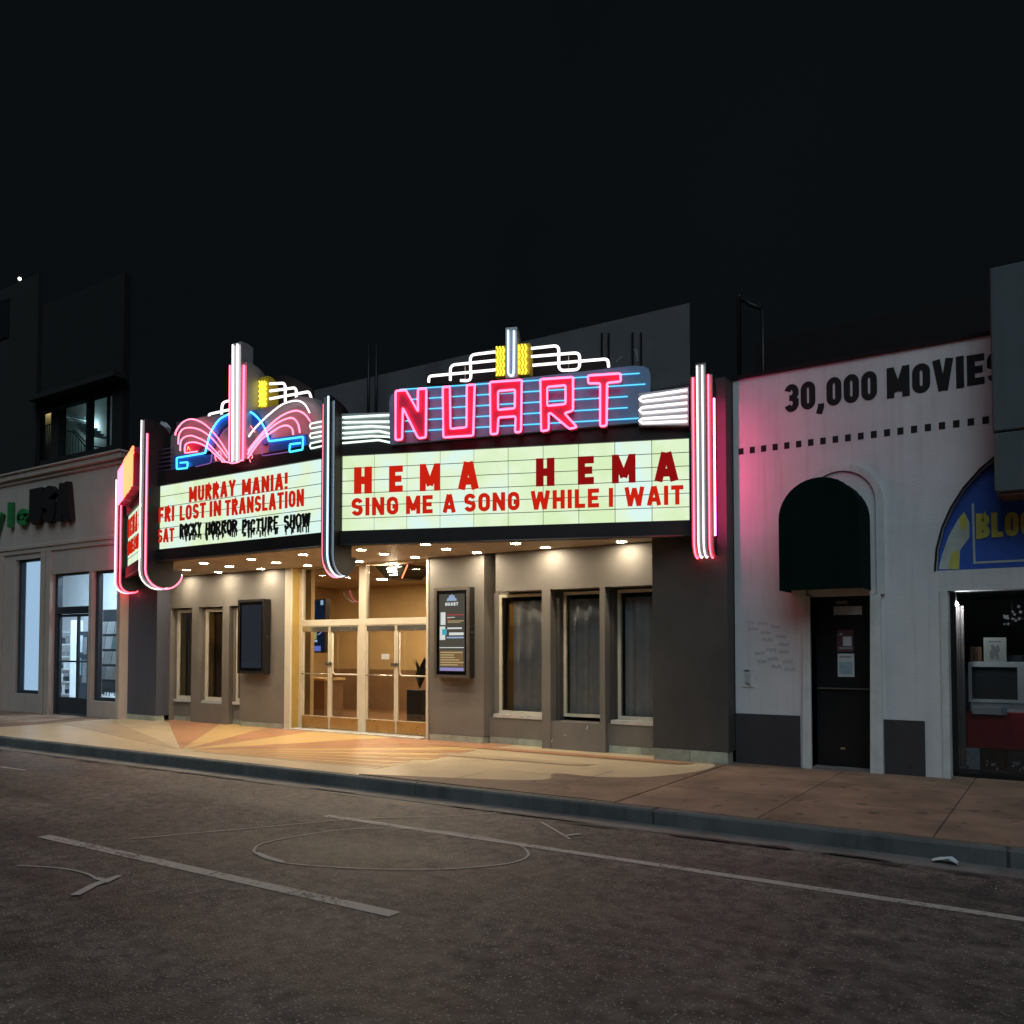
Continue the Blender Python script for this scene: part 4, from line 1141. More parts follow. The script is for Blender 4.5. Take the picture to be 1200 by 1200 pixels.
# small curls of spray at the foot
for k, (x, y, s) in enumerate(((800, 800, 1), (850, 770, -1), (1180, 780, 1), (1215, 690, -1), (1240, 820, 1))):
    nt(FB, .085, [q3(x, y + 70), q3(x - 14 * s, y + 20), q3(x + 6 * s, y - 25), q3(x + 26 * s, y), q3(x + 12 * s, y + 25)], .007, 'neon_rose', ft, curve=3)
nt(FB, .085, [q4(20, 640), q4(70, 650), q4(120, 680), q4(160, 740)], .007, 'neon_rose', ft, curve=3)
nt(FB, .085, [q3(800, 640), q3(880, 520), q3(950, 450)], .007, 'neon_violet', ft, curve=3)
for k, (a0, a1) in enumerate(((655, 622), (705, 672), (755, 725), (800, 768), (852, 817), (905, 867))):
    nt(FB, .10, [q4(722, a0), q4(890, a1)], .015, 'neon_mint', ft)
    if k % 2 == 0:
        nn = (705, 800, 905)[k // 2]
        nt(FB, .10, [q4(722, a0), q4(712, (a0 + nn) / 2), q4(722, nn)], .012, 'neon_mint', ft)
    nt(FB, .06, [q3(50, 745 + 53 * k), q3(255, 703 + 55 * k)], .012, 'tube_off', ft)
# crown behind the fountain
cb = pplate('crown', FB, -.36, -.32, [(250, 515), (251, 488), (270, 478), (290, 460), (300, 442), (336, 440), (350, 446), (366, 456), (367, 475), (300, 500)], 'roof_maroon', mq)
for pts in ([z4(860, 322), z4(943, 318), z4(943, 418)], [z4(860, 361), z4(1003, 342), z4(1003, 405)], [z4(860, 403), z4(1072, 364), z4(1083, 398)], [z4(650, 410), z4(602, 424), z4(598, 490)], [z4(650, 460), z4(532, 486), z4(530, 510)]):
    nt(FB, -.10, pts, .022, 'neon_white', cb, fil=.08)
fin(FB, 0, -.09, .20, 301, 313.5, 442, 490, 'panel_yellow', cb, .2)
for c in range(3):
    nt(FB, -.065, [z4(806 + 14 * c + (4 if k % 2 else -4), 308 + 136 * k / 10) for k in range(11)], .012, 'neon_yellow', cb)
f1 = fin(FB, 0, .22, .22, 270, 281, 402, 541, 'marquee_silver', ft, .05)
f2 = fin(FB, 0, .18, .40, 267.5, 288, 427, 541, 'marquee_grey', ft, .25)
for px, yt, mname in ((272.8, 404, 'neon_white'), (278.2, 403, 'neon_white')):
    nt(FB, .245, [(px, yt), (px - .6, 541)], .016, mname, ft)
nt(FB, .205, [(285.8, 428), (284.5, 540)], .016, 'neon_pink', ft)
nt(FB, .205, [(269.4, 428), (268.4, 540)], .013, 'neon_rose', ft)
nt(FB, .24, [q3(870, 882), q3(960, 890), q3(1000, 905), q3(1080, 890), q3(1130, 860)], .012, 'neon_rose', ft, fil=.03)

# ---- pylons: blades in the corners with tubes that run down and curl under the soffit
def pylon(P, out, zt, zc, width, tubes, mats, depth=.42, tiers=None, mat='fascia_dark', strip='marquee_silver', rad=.27, flank=()):
    out = Vector((out[0], out[1], 0)).normalized(); a = Vector((-out.y, out.x, 0))
    fr = Frame((P[0], P[1], 0), a, out)
    py = None
    for (hw, zt_, fr_) in tiers:
        prof = [(fr_, zc), (fr_, zt_)]
        for k in range(1, 7):
            an = math.pi / 2 * k / 6
            prof.append((fr_ - .02 - depth * math.sin(an), zt_ - .30 + .30 * math.cos(an)))
        prof.append((fr_ - .02 - depth, zc))
        for k in range(9):                       # rounded foot
            an = math.pi - math.pi * k / 8
            cx = fr_ - rad
            prof.append((cx + rad * math.cos(an), zc - rad * 1.0 * math.sin(an)))
        n = len(prof)
        V = [fr.p(-hw, z, d) for d, z in prof] + [fr.p(hw, z, d) for d, z in prof]
        o = mk('pylon' if py is None else 'blade', V, [tuple(range(n)), tuple(range(2 * n - 1, n - 1, -1))] + [(i, (i + 1) % n, (i + 1) % n + n, i + n) for i in range(n)], mat, mq if py is None else py)
        if py is None: py = o
        rb_ = [(fr_ + .004, zt_ - .02)]
        for k in range(11):
            an = -math.pi * .90 * k / 10
            rb_.append((fr_ - rad + (rad + .004) * math.cos(an), zc + (rad + .004) * math.sin(an)))
        V = [fr.p(sg_ * (hw - .006), z, d) for d, z in rb_ for sg_ in (-1, 1)]
        mk('front_strip', V, [(2 * i, 2 * i + 1, 2 * i + 3, 2 * i + 2) for i in range(len(rb_) - 1)], strip, py, recalc=False)
    for (s, ztop, f), mname in zip(tubes, mats):
        pts = [fr.p(s, ztop, f + .025)]
        R = rad + .025
        for k in range(11):
            an = -math.pi * .92 * k / 10
            pts.append(fr.p(s, zc + R * math.sin(an), f - rad + R * math.cos(an)))
        tube('neon_tube', pts, .010 if mname == 'neon_hot' else .0125, mname, py)
    for (sd_, za, zb_) in flank:                 # added flank tubes that throw the pink glow onto the neighbour's wall
        tube('neon_tube', [fr.p(sd_ * (tiers[0][0] + .012), za, .185), fr.p(sd_ * (tiers[0][0] + .012), zb_, .185)], .011, 'neon_flank_added', py)
    return py
zc = 3.03
def ztop(fr, px, py, d): return fr.on(px, py, d)[1]
# right end
o_ = FC.n + Vector((0, -1.0, 0))
pylon((C1[0] + .22, C1[1] + .04), o_, 0, 3.09, .2, [(-.115, 5.36, .20), (-.045, 5.50, .26), (.025, 5.50, .26), (.095, 5.38, .20)], ['neon_hot', 'neon_white', 'neon_white', 'neon_hot'],
      tiers=[(.155, 5.40, .20), (.075, 5.55, .26)], depth=.30, rad=.20, strip='marquee_grey', flank=[(1, 5.05, 3.15)])
# corner between the faces
o2_ = FC.n + FB.n
zt2 = ztop(FB, 389, 461, .3)
pylon((C0[0], C0[1]), o2_, 0, zc, .2, [(-.07, zt2 - .12, .22), (.045, zt2 - .02, .27)], ['neon_rose', 'neon_ice'], tiers=[(.12, zt2 - .06, .22), (.06, zt2, .27)], rad=.30, depth=.45)
# far corner of the street face
o3_ = FA.n + FB.n
zt3 = ztop(FB, 180, 487, .3)
pylon((B0[0], B0[1]), o3_, 0, zc, .2, [(-.05, zt3 - .02, .27), (.09, zt3 - .28, .22)], ['neon_white', 'neon_rose'], tiers=[(.13, zt3 - .25, .22), (.055, zt3, .27)], rad=.32, depth=.45, strip='marquee_grey')
pylon((A1[0] + .05, A1[1] - .02), FA.n + Vector((0, -1, 0)), 0, 3.09, .2, [(-.10, 5.25, .20), (-.03, 5.40, .26), (.05, 5.40, .26), (.11, 5.25, .20)], ['neon_hot', 'neon_white', 'neon_hot', 'neon_hot'],
      tiers=[(.15, 5.28, .20), (.07, 5.42, .26)], depth=.30, rad=.22, strip='marquee_grey', flank=[(-1, 5.05, 3.15)])
# bird-like white flood lamps on the roof behind the far corner
fl = F(190.5, 502, -2.15)
o = root('flood_lamp', (fl.x, -2.15, 4.8), 'small white flood lamp on the marquee roof behind the far corner pylon', 'lamp')
tube('stem', [(fl.x, -2.15, 4.8), (fl.x, -2.15, fl.z)], .02, 'steel', o)
V = [(fl.x - .05, -2.20, fl.z + .02), (fl.x + .13, -2.20, fl.z - .10), (fl.x + .16, -2.20, fl.z + .0), (fl.x + .02, -2.20, fl.z + .12)]
V += [(p[0], -2.08, p[2]) for p in V]
mk('lamp_head', V, [(0, 1, 2, 3), (4, 5, 6, 7), (0, 1, 5, 4), (1, 2, 6, 5), (2, 3, 7, 6), (3, 0, 4, 7)], 'paper_white', o)

# =================================================================== POSTER CASES
def poster_case(px0, px1, py0, py1, pyb0, name_label, on):
    D = .16
    x0 = F(px0, 750, -D).x; x1 = F(px1, 750, -D).x
    z1 = (F(px0, py0, -D).z + F(px1, py0 - (px1 - px0) * .04, -D).z) / 2; z0 = F(px0, pyb0, -D).z
    pc = root('poster_case', ((x0 + x1) / 2, -.08, z0), name_label, 'poster case', 'wall poster screens')
    box('case_body', x0, x1, -D + .01, -.002, z0, z1, 'black_case', pc, bevel=.01)
    fw = .055
    plate('bezel', FAC, [(x0, z0), (x1, z0), (x1, z1), (x0, z1)], [[(x0 + fw, z0 + fw), (x0 + fw, z1 - fw), (x1 - fw, z1 - fw), (x1 - fw, z0 + fw)]], D - .008, D + .015, 'case_trim' if on else 'black_case', pc)
    sx0, sx1, sz0, sz1 = x0 + fw + .05, x1 - fw - .05, z0 + fw + .06, z1 - fw - .06
    sc = fbox('screen', FAC, sx0, sx1, sz0, sz1, D - .008, D - .002, 'screen_grey' if on else 'screen_blank', pc)
    w, h = sx1 - sx0, sz1 - sz0
    if on:
        def r(u0, u1, v0, v1, mname, nm='poster_block', dz=0):
            fbox(nm, FAC, sx0 + u0 * w, sx0 + u1 * w, sz1 - v1 * h, sz1 - v0 * h, D - .002, D + .001 + dz, mname, sc)
        # crest-like emblem: stepped pale shape over the theatre's name
        plate('emblem', FAC, [(sx0 + u * w, sz1 - v * h) for u, v in ((.30, .09), (.32, .06), (.38, .045), (.40, .02), (.47, .015), (.50, .0), (.53, .015), (.60, .02), (.62, .045), (.68, .06), (.70, .09))], [], D - .002, D + .001, 'screen_ice', sc)
        text(sc, 'NUART', FAC, sx0 + .24 * w, sx0 + .76 * w, sz1 - .152 * h, .042 * h, .26, D - .002, D + .001, 'screen_white', gap=.1)
        r(.06, .25, .235, .40, 'screen_white'); r(.32, .97, .265, .278, 'screen_red'); r(.32, .62, .30, .308, 'screen_white'); r(.32, .46, .315, .33, 'screen_red')
        r(.34, .97, .345, .357, 'screen_gold'); r(.34, .85, .366, .374, 'screen_gold')
        r(.03, .24, .42, .595, 'screen_white'); r(.12, .30, .455, .53, 'screen_cyan', dz=.002); r(.33, .90, .435, .455, 'screen_white'); r(.40, .97, .50, .535, 'screen_white'); r(.30, .97, .555, .575, 'screen_ice')
        r(.02, .98, .69, .70, 'screen_white'); r(.05, .95, .735, .94, 'screen_tan')
        for k in range(6): r(.05, [.93, .60, .62, .80, .97, .75][k], .75 + .032 * k, .765 + .032 * k, 'screen_gold', dz=.002)
        r(.04, .97, .955, .995, 'screen_violet')
    tube('keyhole', [(x1 + .001, -.09, (z0 + z1) / 2), (x1 + .008, -.09, (z0 + z1) / 2)], .012, 'steel', pc, 8)
    mk('screen_glass', [(x0 + fw, -D - .004, z0 + fw), (x1 - fw, -D - .004, z0 + fw), (x1 - fw, -D - .004, z1 - fw), (x0 + fw, -D - .004, z1 - fw)], [(0, 1, 2, 3)], 'glass', pc)
poster_case(509, 550, 689, 0, 794, 'lit poster screen with showtimes on the pier right of the doors', True)
poster_case(279, 310, 703, 0, 789, 'dark blank poster screen on the pier left of the doors', False)

# =================================================================== LOBBY THINGS
Y_S = 2.2
s0 = F(352, 703, Y_S); s1 = F(381, 765, Y_S)
ad = root('advert_screen', ((s0.x + s1.x) / 2, Y_S, s1.z), 'dark lobby display with green beer glass picture behind the left door', 'display')
box('display_body', s0.x - .6, s1.x, Y_S, Y_S + .14, s1.z, s0.z, 'black_case', ad)
dp = fbox('display_face', FAC, s0.x - .55, s1.x - .04, s1.z + .04, s0.z - .04, -Y_S, -Y_S + .004, 'beer_navy', ad)
def apx(px, py): p = F(px, py, Y_S); return (p.x, p.z)
plate('beer_glass', FAC, [apx(361, 729), apx(372, 729), apx(371, 749), apx(362, 750)], [], -Y_S + .005, -Y_S + .010, 'beer_green', dp)
fbox('glass_foot', FAC, apx(362, 749)[0], apx(372, 749)[0], apx(362, 750)[1] - .05, apx(362, 750)[1], -Y_S + .005, -Y_S + .009, 'screen_ice', dp)
v, f = stroke_g(FAC, fillet([apx(375, 730), apx(377, 731), apx(377, 741), apx(372.5, 744)], .03), .022, -Y_S + .005, -Y_S + .009)
mk('glass_handle', v, f, 'screen_violet', dp)
fbox('caption_bar', FAC, apx(358, 757)[0], apx(376, 757)[0], apx(358, 763)[1], apx(358, 757)[1], -Y_S + .005, -Y_S + .009, 'beer_blue', dp)
fbox('emblem', FAC, apx(376, 706)[0], apx(379, 706)[0], apx(376, 709)[1], apx(376, 703.5)[1], -Y_S + .005, -Y_S + .009, 'screen_ice', dp)
# console under the display
c0 = F(352, 800, 2.4); c1 = F(384, 800, 2.4)
cn = root('lobby_counter', ((c0.x + c1.x) / 2 - .5, 2.5, 0), 'low dark wooden counter under the lobby display', 'counter')
box('counter_body', c0.x - 1.2, c1.x, 2.3, 2.9, .012, .86, 'lobby_dark', cn)
box('counter_top', c0.x - 1.25, c1.x + .04, 2.26, 2.94, .862, .91, 'lobby_brown', cn)
# plant on a black pedestal behind the right leaf
g0 = F(491, 815, 2.0)
pl = root('potted_plant', (g0.x, 2.0, 0), 'dark leafy plant on a black pedestal behind the rightmost door', 'plant')
box('pedestal', g0.x - .17, g0.x + .22, 1.8, 2.2, .012, F(491, 808, 2.0).z, 'black_case', pl, bevel=.01)
pz = F(491, 808, 2.0).z
rr = random.Random(5)
for k in range(26):
    an = rr.uniform(0, 6.28); ln = rr.uniform(.25, .75); lean = rr.uniform(.1, .45)
    b0 = Vector((g0.x + .02, 2.0, pz)); dr = Vector((math.cos(an) * lean, math.sin(an) * lean, 1)).normalized()
    tip = b0 + dr * ln; side = dr.cross(Vector((0, 0, 1))).normalized() * .045 if lean > .01 else Vector((.04, 0, 0))
    md = b0 + dr * ln * .7
    mk('leaf', [b0, md + side, tip + Vector((math.cos(an), math.sin(an), -.3)) * .08, md - side], [(0, 1, 2, 3)], 'plant_green', pl, recalc=False)
# black tapered shape with small bars and a red edge under the lobby ceiling
t0 = F(470, 655, 1.2)
lf = root('ceiling_taper', (t0.x, 1.3, 3.0), 'black tapered shape with red edge below the lobby ceiling', 'lamp')
V = [(t0.x - .42, .9, 3.235), (t0.x + .42, .9, 3.235), (t0.x + .42, 1.7, 3.235), (t0.x - .42, 1.7, 3.235), (t0.x - .20, 1.0, 2.98), (t0.x + .20, 1.0, 2.98), (t0.x + .20, 1.6, 2.98), (t0.x - .20, 1.6, 2.98)]
mk('housing', V, [(0, 1, 2, 3), (4, 5, 6, 7), (0, 1, 5, 4), (1, 2, 6, 5), (2, 3, 7, 6), (3, 0, 4, 7)], 'black_metal', lf)
tube('red_edge', [(t0.x + .43, .89, 3.22), (t0.x + .21, .985, 2.98)], .012, 'neon_orange', lf)
for k in range(4):
    box('bulb', t0.x - .10, t0.x + .10, .91 + k * .0 + .0 + .03 * k, .935 + .03 * k, 3.16 - .055 * k, 3.185 - .055 * k, 'lobby_lamp', lf)
# =================================================================== WHITE VIDEO STORE
wb = root('white_store', (-1.8, 0, 0), 'white stucco shop with lettering along its top and a charcoal base band', 'shop')
WX0, WX1, WZ = PXR + .012, 4.2, 5.42
dx0, dx1 = F(951, 800).x, F(1022, 800).x            # doorway
dz1 = F(985, 698).z
aw = F(1103, 760).x
fz0 = F(1120, 692).z; lz = F(1120, 668).z           # lintel bottom, fanlight sill
RW = 1.75                                           # fanlight radius
fcx = F(1097, 668).x + RW
def half(cx, z0, r, n=20): return [(cx + r * math.cos(math.pi * k / n), z0 + r * .98 * math.sin(math.pi * k / n)) for k in range(n + 1)]
wall = plate('wall', FAC, [(WX0, 0), (dx0, 0), (dx0, dz1), (dx1, dz1), (dx1, 0), (aw, 0), (aw, fz0), (WX1 - .5, fz0), (WX1 - .5, 0), (WX1, 0), (WX1, WZ), (WX0, WZ)], [half(fcx, lz, RW)], -.30, 0.0, 'stucco_white', wb)
box('coping', WX0, WX1, -.03, .33, WZ, WZ + .05, 'roof_maroon', wb)
zb = F(870, 836).z
for (a0, a1) in ((WX0, F(938, 850).x), (F(1036, 850).x, F(1084, 850).x)):
    box('base_band', a0, a1, -.012, .1, 0, zb, 'charcoal_paint', wb)
# door surround: jambs that flare at the foot and an arched moulding
jl0, jl1, jr0, jr1 = F(943, 800).x, dx0 + .0, dx1, F(1033, 800).x
for (a0, a1) in ((F(942, 700).x, dx0), (dx1, F(1033, 700).x)):
    V = [(a0 - .03, -.05, 0), (a1 + .0, -.05, 0), (a1 + .0, .28, 0), (a0 - .03, .28, 0), (a0, -.05, dz1), (a1, -.05, dz1), (a1, .28, dz1), (a0, .28, dz1)]
    mk('door_jamb', V, [(0, 1, 2, 3), (4, 5, 6, 7), (0, 1, 5, 4), (1, 2, 6, 5), (2, 3, 7, 6), (3, 0, 4, 7)], 'stucco_trim', wb)
ax0, ax1 = F(942, 700).x, F(1033, 700).x
acx = (ax0 + ax1) / 2; ar = (ax1 - ax0) / 2
atop = F(988, 548).z
v, f = stroke_g(FAC, [(ax0, dz1)] + arc(acx, atop - ar, ar, ar, 180, 0, 16) + [(ax1, dz1)], .09, 0.0, .05)
mk('arch_moulding', v, f, 'stucco_trim', wb)
plate('arch_infill', FAC, [(ax0 + .05, dz1 + .01)] + arc(acx, atop - ar, ar - .05, ar - .05, 180, 0, 16) + [(ax1 - .05, dz1 + .01)], [], 0.001, .022, 'stucco_white', wb)
# door
dr = box('door', dx0 + .02, dx1 - .02, .20, .25, .03, dz1 - .02, 'door_black', wb)
def dpx(px, py): p = F(px, py, .2); return p.x, p.z
def paper(px0, px1, py0, py1, mname, nm='notice', d=.005):
    a = dpx(px0, py1); b = dpx(px1, py0)
    return fbox(nm, FAC, a[0], b[0], a[1], b[1], -.2 + .0005, -.2 + d, mname, dr)
paper(980, 993, 704, 708, 'ink_grey'); paper(977, 1010, 710, 721, 'paper_white')
pp1 = paper(981, 1000, 738, 764, 'paper_dark'); paper(988, 998, 746, 757, 'paper_white', d=.008); paper(983, 999, 758, 761, 'ink_grey', d=.008); paper(984, 987, 742, 744, 'paper_blue', d=.008)
paper(982, 1001, 766, 793, 'paper_white'); paper(984, 999, 776, 790, 'paper_blue', d=.008); paper(984, 998, 769, 770.5, 'ink_grey', d=.008)
a = dpx(955, 807); b = dpx(1022, 806)
fbox('push_rail', FAC, dx0 + .03, dx1 - .03, a[1], a[1] + .02, -.2, -.17, 'case_trim', dr)
a = dpx(988, 877); fbox('mail_slot', FAC, a[0] - .03, a[0] + .03, a[1] - .012, a[1] + .012, -.2, -.19, 'steel', dr)
box('door_frame', dx0, dx1, .18, .29, dz1 - .02, dz1 - .001, 'door_black', wb)
box('door_step', dx0, dx1, -.02, .29, 0.0, .025, 'gutter', wb)
# lettering and dashes on the wall
zt0 = F(925, 481).z
text(wall, '30,000', FAC, F(919, 465).x, F(1028, 455).x, F(925, 484.5).z, .415, .27, .0005, .004, 'sign_black', gap=.07, wide=.95)
text(wall, 'MOVIES', FAC, F(1039, 452).x, F(1180, 430).x, F(1047, 466.5).z, .40, .27, .0005, .004, 'sign_black', gap=.07, wide=.95)
for k in range(24):
    u = F(868.5, 526).x + k * (F(1155, 489).x - F(868.5, 526).x) / 19
    zz = 4.385
    if u > WX1 - .2: break
    fbox('dash', FAC, u - .036, u + .036, zz - .045, zz + .045, .0005, .004, 'sign_black', wall)
# scribbles on the wall left of the door
rr = random.Random(11)
for row in range(6):                          # lines of faint handwriting
    for word in range(3):
        bxp = 873 + row * 3.2 + word * 16 + rr.uniform(-2, 2); byp = 729 + row * 9.5 + word * 3.5 + rr.uniform(-2, 2)
        if rr.random() < .15: continue
        pts = []
        for q in range(11):
            pts.append(F(bxp + q * 1.15 + rr.uniform(-.5, .5), byp + (2.6 if q % 2 else -2.6) * rr.uniform(.3, 1.1)))
        v, f = stroke_g(FAC, [(p.x, p.z) for p in pts], .0055, .0005, .0025 + .00012 * (row * 3 + word))
        mk('handwriting', v, f, 'ink_faint', wall)
# wall box with its cover ajar
bp = F(877, 794)
ib = root('meter_box', (bp.x, -.03, bp.z - .1), 'small white utility box with its cover ajar on the stucco wall', 'utility box')
box('box_plate', bp.x - .08, bp.x + .08, -.012, .0, bp.z - .13, bp.z + .13, 'stucco_trim', ib)
V = [(bp.x - .05, -.015, bp.z - .08), (bp.x + .045, -.06, bp.z - .08), (bp.x + .045, -.06, bp.z + .07), (bp.x - .05, -.015, bp.z + .07), (bp.x - .05, -.013, bp.z - .08), (bp.x + .045, -.05, bp.z - .08), (bp.x + .045, -.05, bp.z + .07), (bp.x - .05, -.013, bp.z + .07)]
mk('cover', V, [(0, 1, 2, 3), (4, 5, 6, 7), (0, 1, 5, 4), (1, 2, 6, 5), (2, 3, 7, 6), (3, 0, 4, 7)], 'paper_white', ib)
box('cover_slot', bp.x - .05, bp.x + .02, -.02, -.0125, bp.z + .09, bp.z + .105, 'black_metal', ib)
# awning: arched canvas hood standing out from the wall
AD = .62
wa0, wa1 = F(912, 640, -AD).x, F(1009, 640, -AD).x
az0 = F(915, 692, -AD).z; azt = F(962, 558, -AD).z
r_ = (wa1 - wa0) / 2; cxa = (wa0 + wa1) / 2
prof = [(wa0, az0)] + arc(cxa, azt - r_, r_, r_, 180, 0, 20) + [(wa1, az0)]
n = len(prof)
V = []; 
for (dd, sc_) in ((0.004, 1.0), (AD - .05, 1.0), (AD, .985)):
    for (u, z) in prof: V.append(FAC.p(cxa + (u - cxa) * sc_, z if sc_ == 1 else az0 + (z - az0) * .992, dd))
Fs = []
for L in range(2):
    for i in range(n - 1): Fs.append((L * n + i, L * n + i + 1, (L + 1) * n + i + 1, (L + 1) * n + i))
Fs.append(tuple(range(2 * n, 3 * n)))
awn = root('awning', (cxa, -.3, az0), 'dark green arched canvas awning over the black shop door', 'awning')
mk('canvas', V, Fs, 'awning_green', awn)
for k in (6, 14, 22 - 8 + 2):
    u_, z_ = prof[k]
    tube('seam', [FAC.p(u_, z_ + .002, .01), FAC.p(u_, z_ + .002, AD - .05)], .005, 'awning_green', awn, 5)
fbox('valance', FAC, cxa - r_ * .985, cxa + r_ * .985, az0 - .005, az0 + .035, AD - .004, AD + .006, 'awning_green', awn)
tube('hoop', [FAC.p(u, z, AD - .02) for u, z in [(cxa + (u - cxa) * .97, az0 + (z - az0) * .985) for u, z in prof]], .012, 'black_metal', awn)
tube('side_arm', [(wa1 - .02, -.004, az0 + .35), (wa1 - .02, -AD + .04, az0 + .03)], .012, 'black_metal', awn)
# fanlight banner
bn = root('banner_sign', (fcx, .1, lz), 'blue half-round sign with yellow lettering above the shop window', 'sign')
fan = plate('sign_panel', FAC, half(fcx, lz + .003, RW - .01), [], -.14, -.10, 'banner_blue', bn)
def bpx(px, py): p = F(px, py, .1); return (p.x, p.z)
plate('ticket_shape', FAC, [bpx(1100, 667), bpx(1104, 650), bpx(1112, 628), bpx(1122, 610), bpx(1130, 600), bpx(1136, 612), bpx(1136, 630), bpx(1125, 645), bpx(1124, 667)], [], -.0995, -.096, 'banner_pale', fan)
plate('ticket_fold', FAC, [bpx(1124, 607), bpx(1130, 600), bpx(1135, 612), bpx(1130, 622), bpx(1126, 620)], [], -.0955, -.093, 'banner_yellow', fan)
plate('ticket_fold', FAC, [bpx(1112, 667), bpx(1115, 648), bpx(1124, 644), bpx(1124, 667)], [], -.0955, -.093, 'banner_yellow', fan)
v, f = stroke_g(FAC, [bpx(1140, 590), bpx(1142, 659.5), (fcx + 1.1, bpx(1142, 659.5)[1])], .025, -.0995, -.096)
mk('sign_border', v, f, 'banner_pale', fan)
text(fan, 'BLOC', FAC, bpx(1144, 620)[0], bpx(1213, 620)[0], bpx(1160, 631)[1], .315, .27, -.0995, -.09, 'banner_yellow', gap=.08, wide=1.0)
v, f = stroke_g(FAC, half(fcx, lz, RW + .012), .024, 0.0, .012)
mk('arch_edge', v, f, 'sign_black', wall)
# window reveal and the things behind the glass
box('window_post', aw - .002, F(1105, 800).x + .07, -.015, .32, 0, fz0, 'stucco_trim', wb)
wx0 = F(1105, 800).x + .07
mk('shop_pane', [(wx0, .26, .05), (WX1 - .5, .26, .05), (WX1 - .5, .26, fz0), (wx0, .26, fz0)], [(0, 1, 2, 3)], 'glass', wb)
box('window_base', wx0, WX1 - .5, .24, .5, 0, .05, 'door_black', wb)
box('window_frame', wx0, wx0 + .06, .22, .30, .05, fz0, 'door_black', wb)
box('store_wall', wx0 - .3, WX1, 3.6, 3.7, 0, 3.2, 'store_dark', wb)
box('store_wall', wx0 - .35, wx0 - .25, .31, 3.6, 0, 3.2, 'store_dark', wb)
box('store_floor', wx0 - .3, WX1, .3, 3.6, -.01, .015, 'store_dark', wb)
box('store_ceiling', wx0 - .3, WX1, .31, 3.6, fz0 + .05, fz0 + .15, 'store_dark', wb)
box('display_shelf', wx0, WX1 - .5, .5, 1.4, .04, .06, 'store_dark', wb)
dpn = curtain(F(1117, 800, .55).x, F(1131, 800, .55).x, .55, .12, F(1120, 710, .55).z, 'drape_grey', 'narrow grey drape hanging at the left edge of the shop window', None, amp=.02, folds=3)
lq = F(1120.5, 708, .38)  # bulb added to brighten what stands behind the shop glass
lb = root('added_display_bulb', (lq.x, .38, lq.z), 'small bright bulb added at the top of the drape to brighten the shop window', 'lamp')
tube('cord', [(lq.x, .38, lq.z + .03), (lq.x, .38, fz0 + .05)], .006, 'black_metal', lb, 5)
bm = bmesh.new(); bmesh.ops.create_uvsphere(bm, u_segments=10, v_segments=8, radius=.028)
mk('bulb', [Vector((v.co.x + lq.x, v.co.y + .38, v.co.z + lq.z)) for v in bm.verts], [tuple(v.index for v in f.verts) for f in bm.faces], 'added_bulb', lb, smooth=True); bm.free()
TY = .72
def tp(px, py, y=TY): p = F(px, py, y); return p.x, p.z
# red covered stand
a = tp(1133, 876); b = tp(1240, 837)
rs = box('red_stand', a[0], b[0], TY, TY + .5, a[1], b[1], 'red_cloth', None, bevel=.012)
tag(rs, 'red cloth covered stand below the television in the shop window', 'stand')
rl = root('shelf_rack', (a[0] + .4, TY + .2, .06), 'low dark rack holding film posters under the red stand', 'rack')
box('rack_back', a[0] - .05, b[0], TY + .3, TY + .34, .06, a[1] - .004, 'store_dark', rl)
box('rack_leg', a[0], a[0] + .03, TY + .05, TY + .29, .06, a[1] - .004, 'store_dark', rl)
def card(px0, px1, py0, py1, y, label, mats):
    p = tp(px0, py1, y); q = tp(px1, py0, y)
    c = root('film_poster', ((p[0] + q[0]) / 2, y, p[1]), label, 'poster', 'film posters in the shop window')
    cb_ = box('card', p[0], q[0], y, y + .012, p[1], q[1], mats[0], c)
    rr = random.Random(int(px0))
    for k in range(7):
        u, v_ = rr.uniform(.05, .75), rr.uniform(.05, .75)
        w_, h_ = rr.uniform(.1, .3), rr.uniform(.06, .25)
        P = [(p[0] + (u + w_ * .5 + w_ * .5 * math.cos(t) * rr.uniform(.5, 1)) * (q[0] - p[0]) * .8, p[1] + (v_ + h_ * .5 + h_ * .5 * math.sin(t) * rr.uniform(.5, 1)) * (q[1] - p[1]) * .8) for t in [2 * math.pi * e / 7 for e in range(7)]]
        plate('picture_patch', FAC, P, [], -y + .0005, -y + .002 + .0004 * k, mats[1 + k % 2], c)
card(1121, 1148, 877, 907, .60, 'pale blue film poster at the left foot of the shop window', ('paper_blue', 'paper_white', 'slate_dark'))
card(1152, 1177, 879, 910, .62, 'black film poster with white figures below the red stand', ('sign_black', 'paper_white', 'ink_grey'))
card(1182, 1212, 882, 912, .64, 'dark blue film poster at the right foot of the shop window', ('slate_dark', 'paper_blue', 'ink_grey'))
# television
a = tp(1135, 836); b = tp(1206, 776)
tv = root('television', ((a[0] + b[0]) / 2, TY, a[1]), 'bulky grey tube television standing on the red stand', 'television')
x0, x1, z0, z1 = a[0], b[0], a[1] + .002, b[1]
zm = tp(1140, 821)[1]
box('cabinet', x0, x1, TY + .05, TY + .45, zm - .03, z1, 'tv_grey', tv, bevel=.02)
box('chin', x0 + .02, x1, TY + .04, TY + .40, z0, zm - .032, 'tv_grey', tv, bevel=.01)
sx0, sz0_ = tp(1139, 819); sx1, sz1_ = tp(1192, 782)
plate('bezel', FAC, [(x0 + .004, zm - .02), (x1 - .004, zm - .02), (x1 - .004, z1 - .006), (x0 + .004, z1 - .006)], [[(sx0, sz0_), (sx0, sz1_), (sx1, sz1_), (sx1, sz0_)]], -TY - .049, -TY - .02, 'tv_grey', tv)
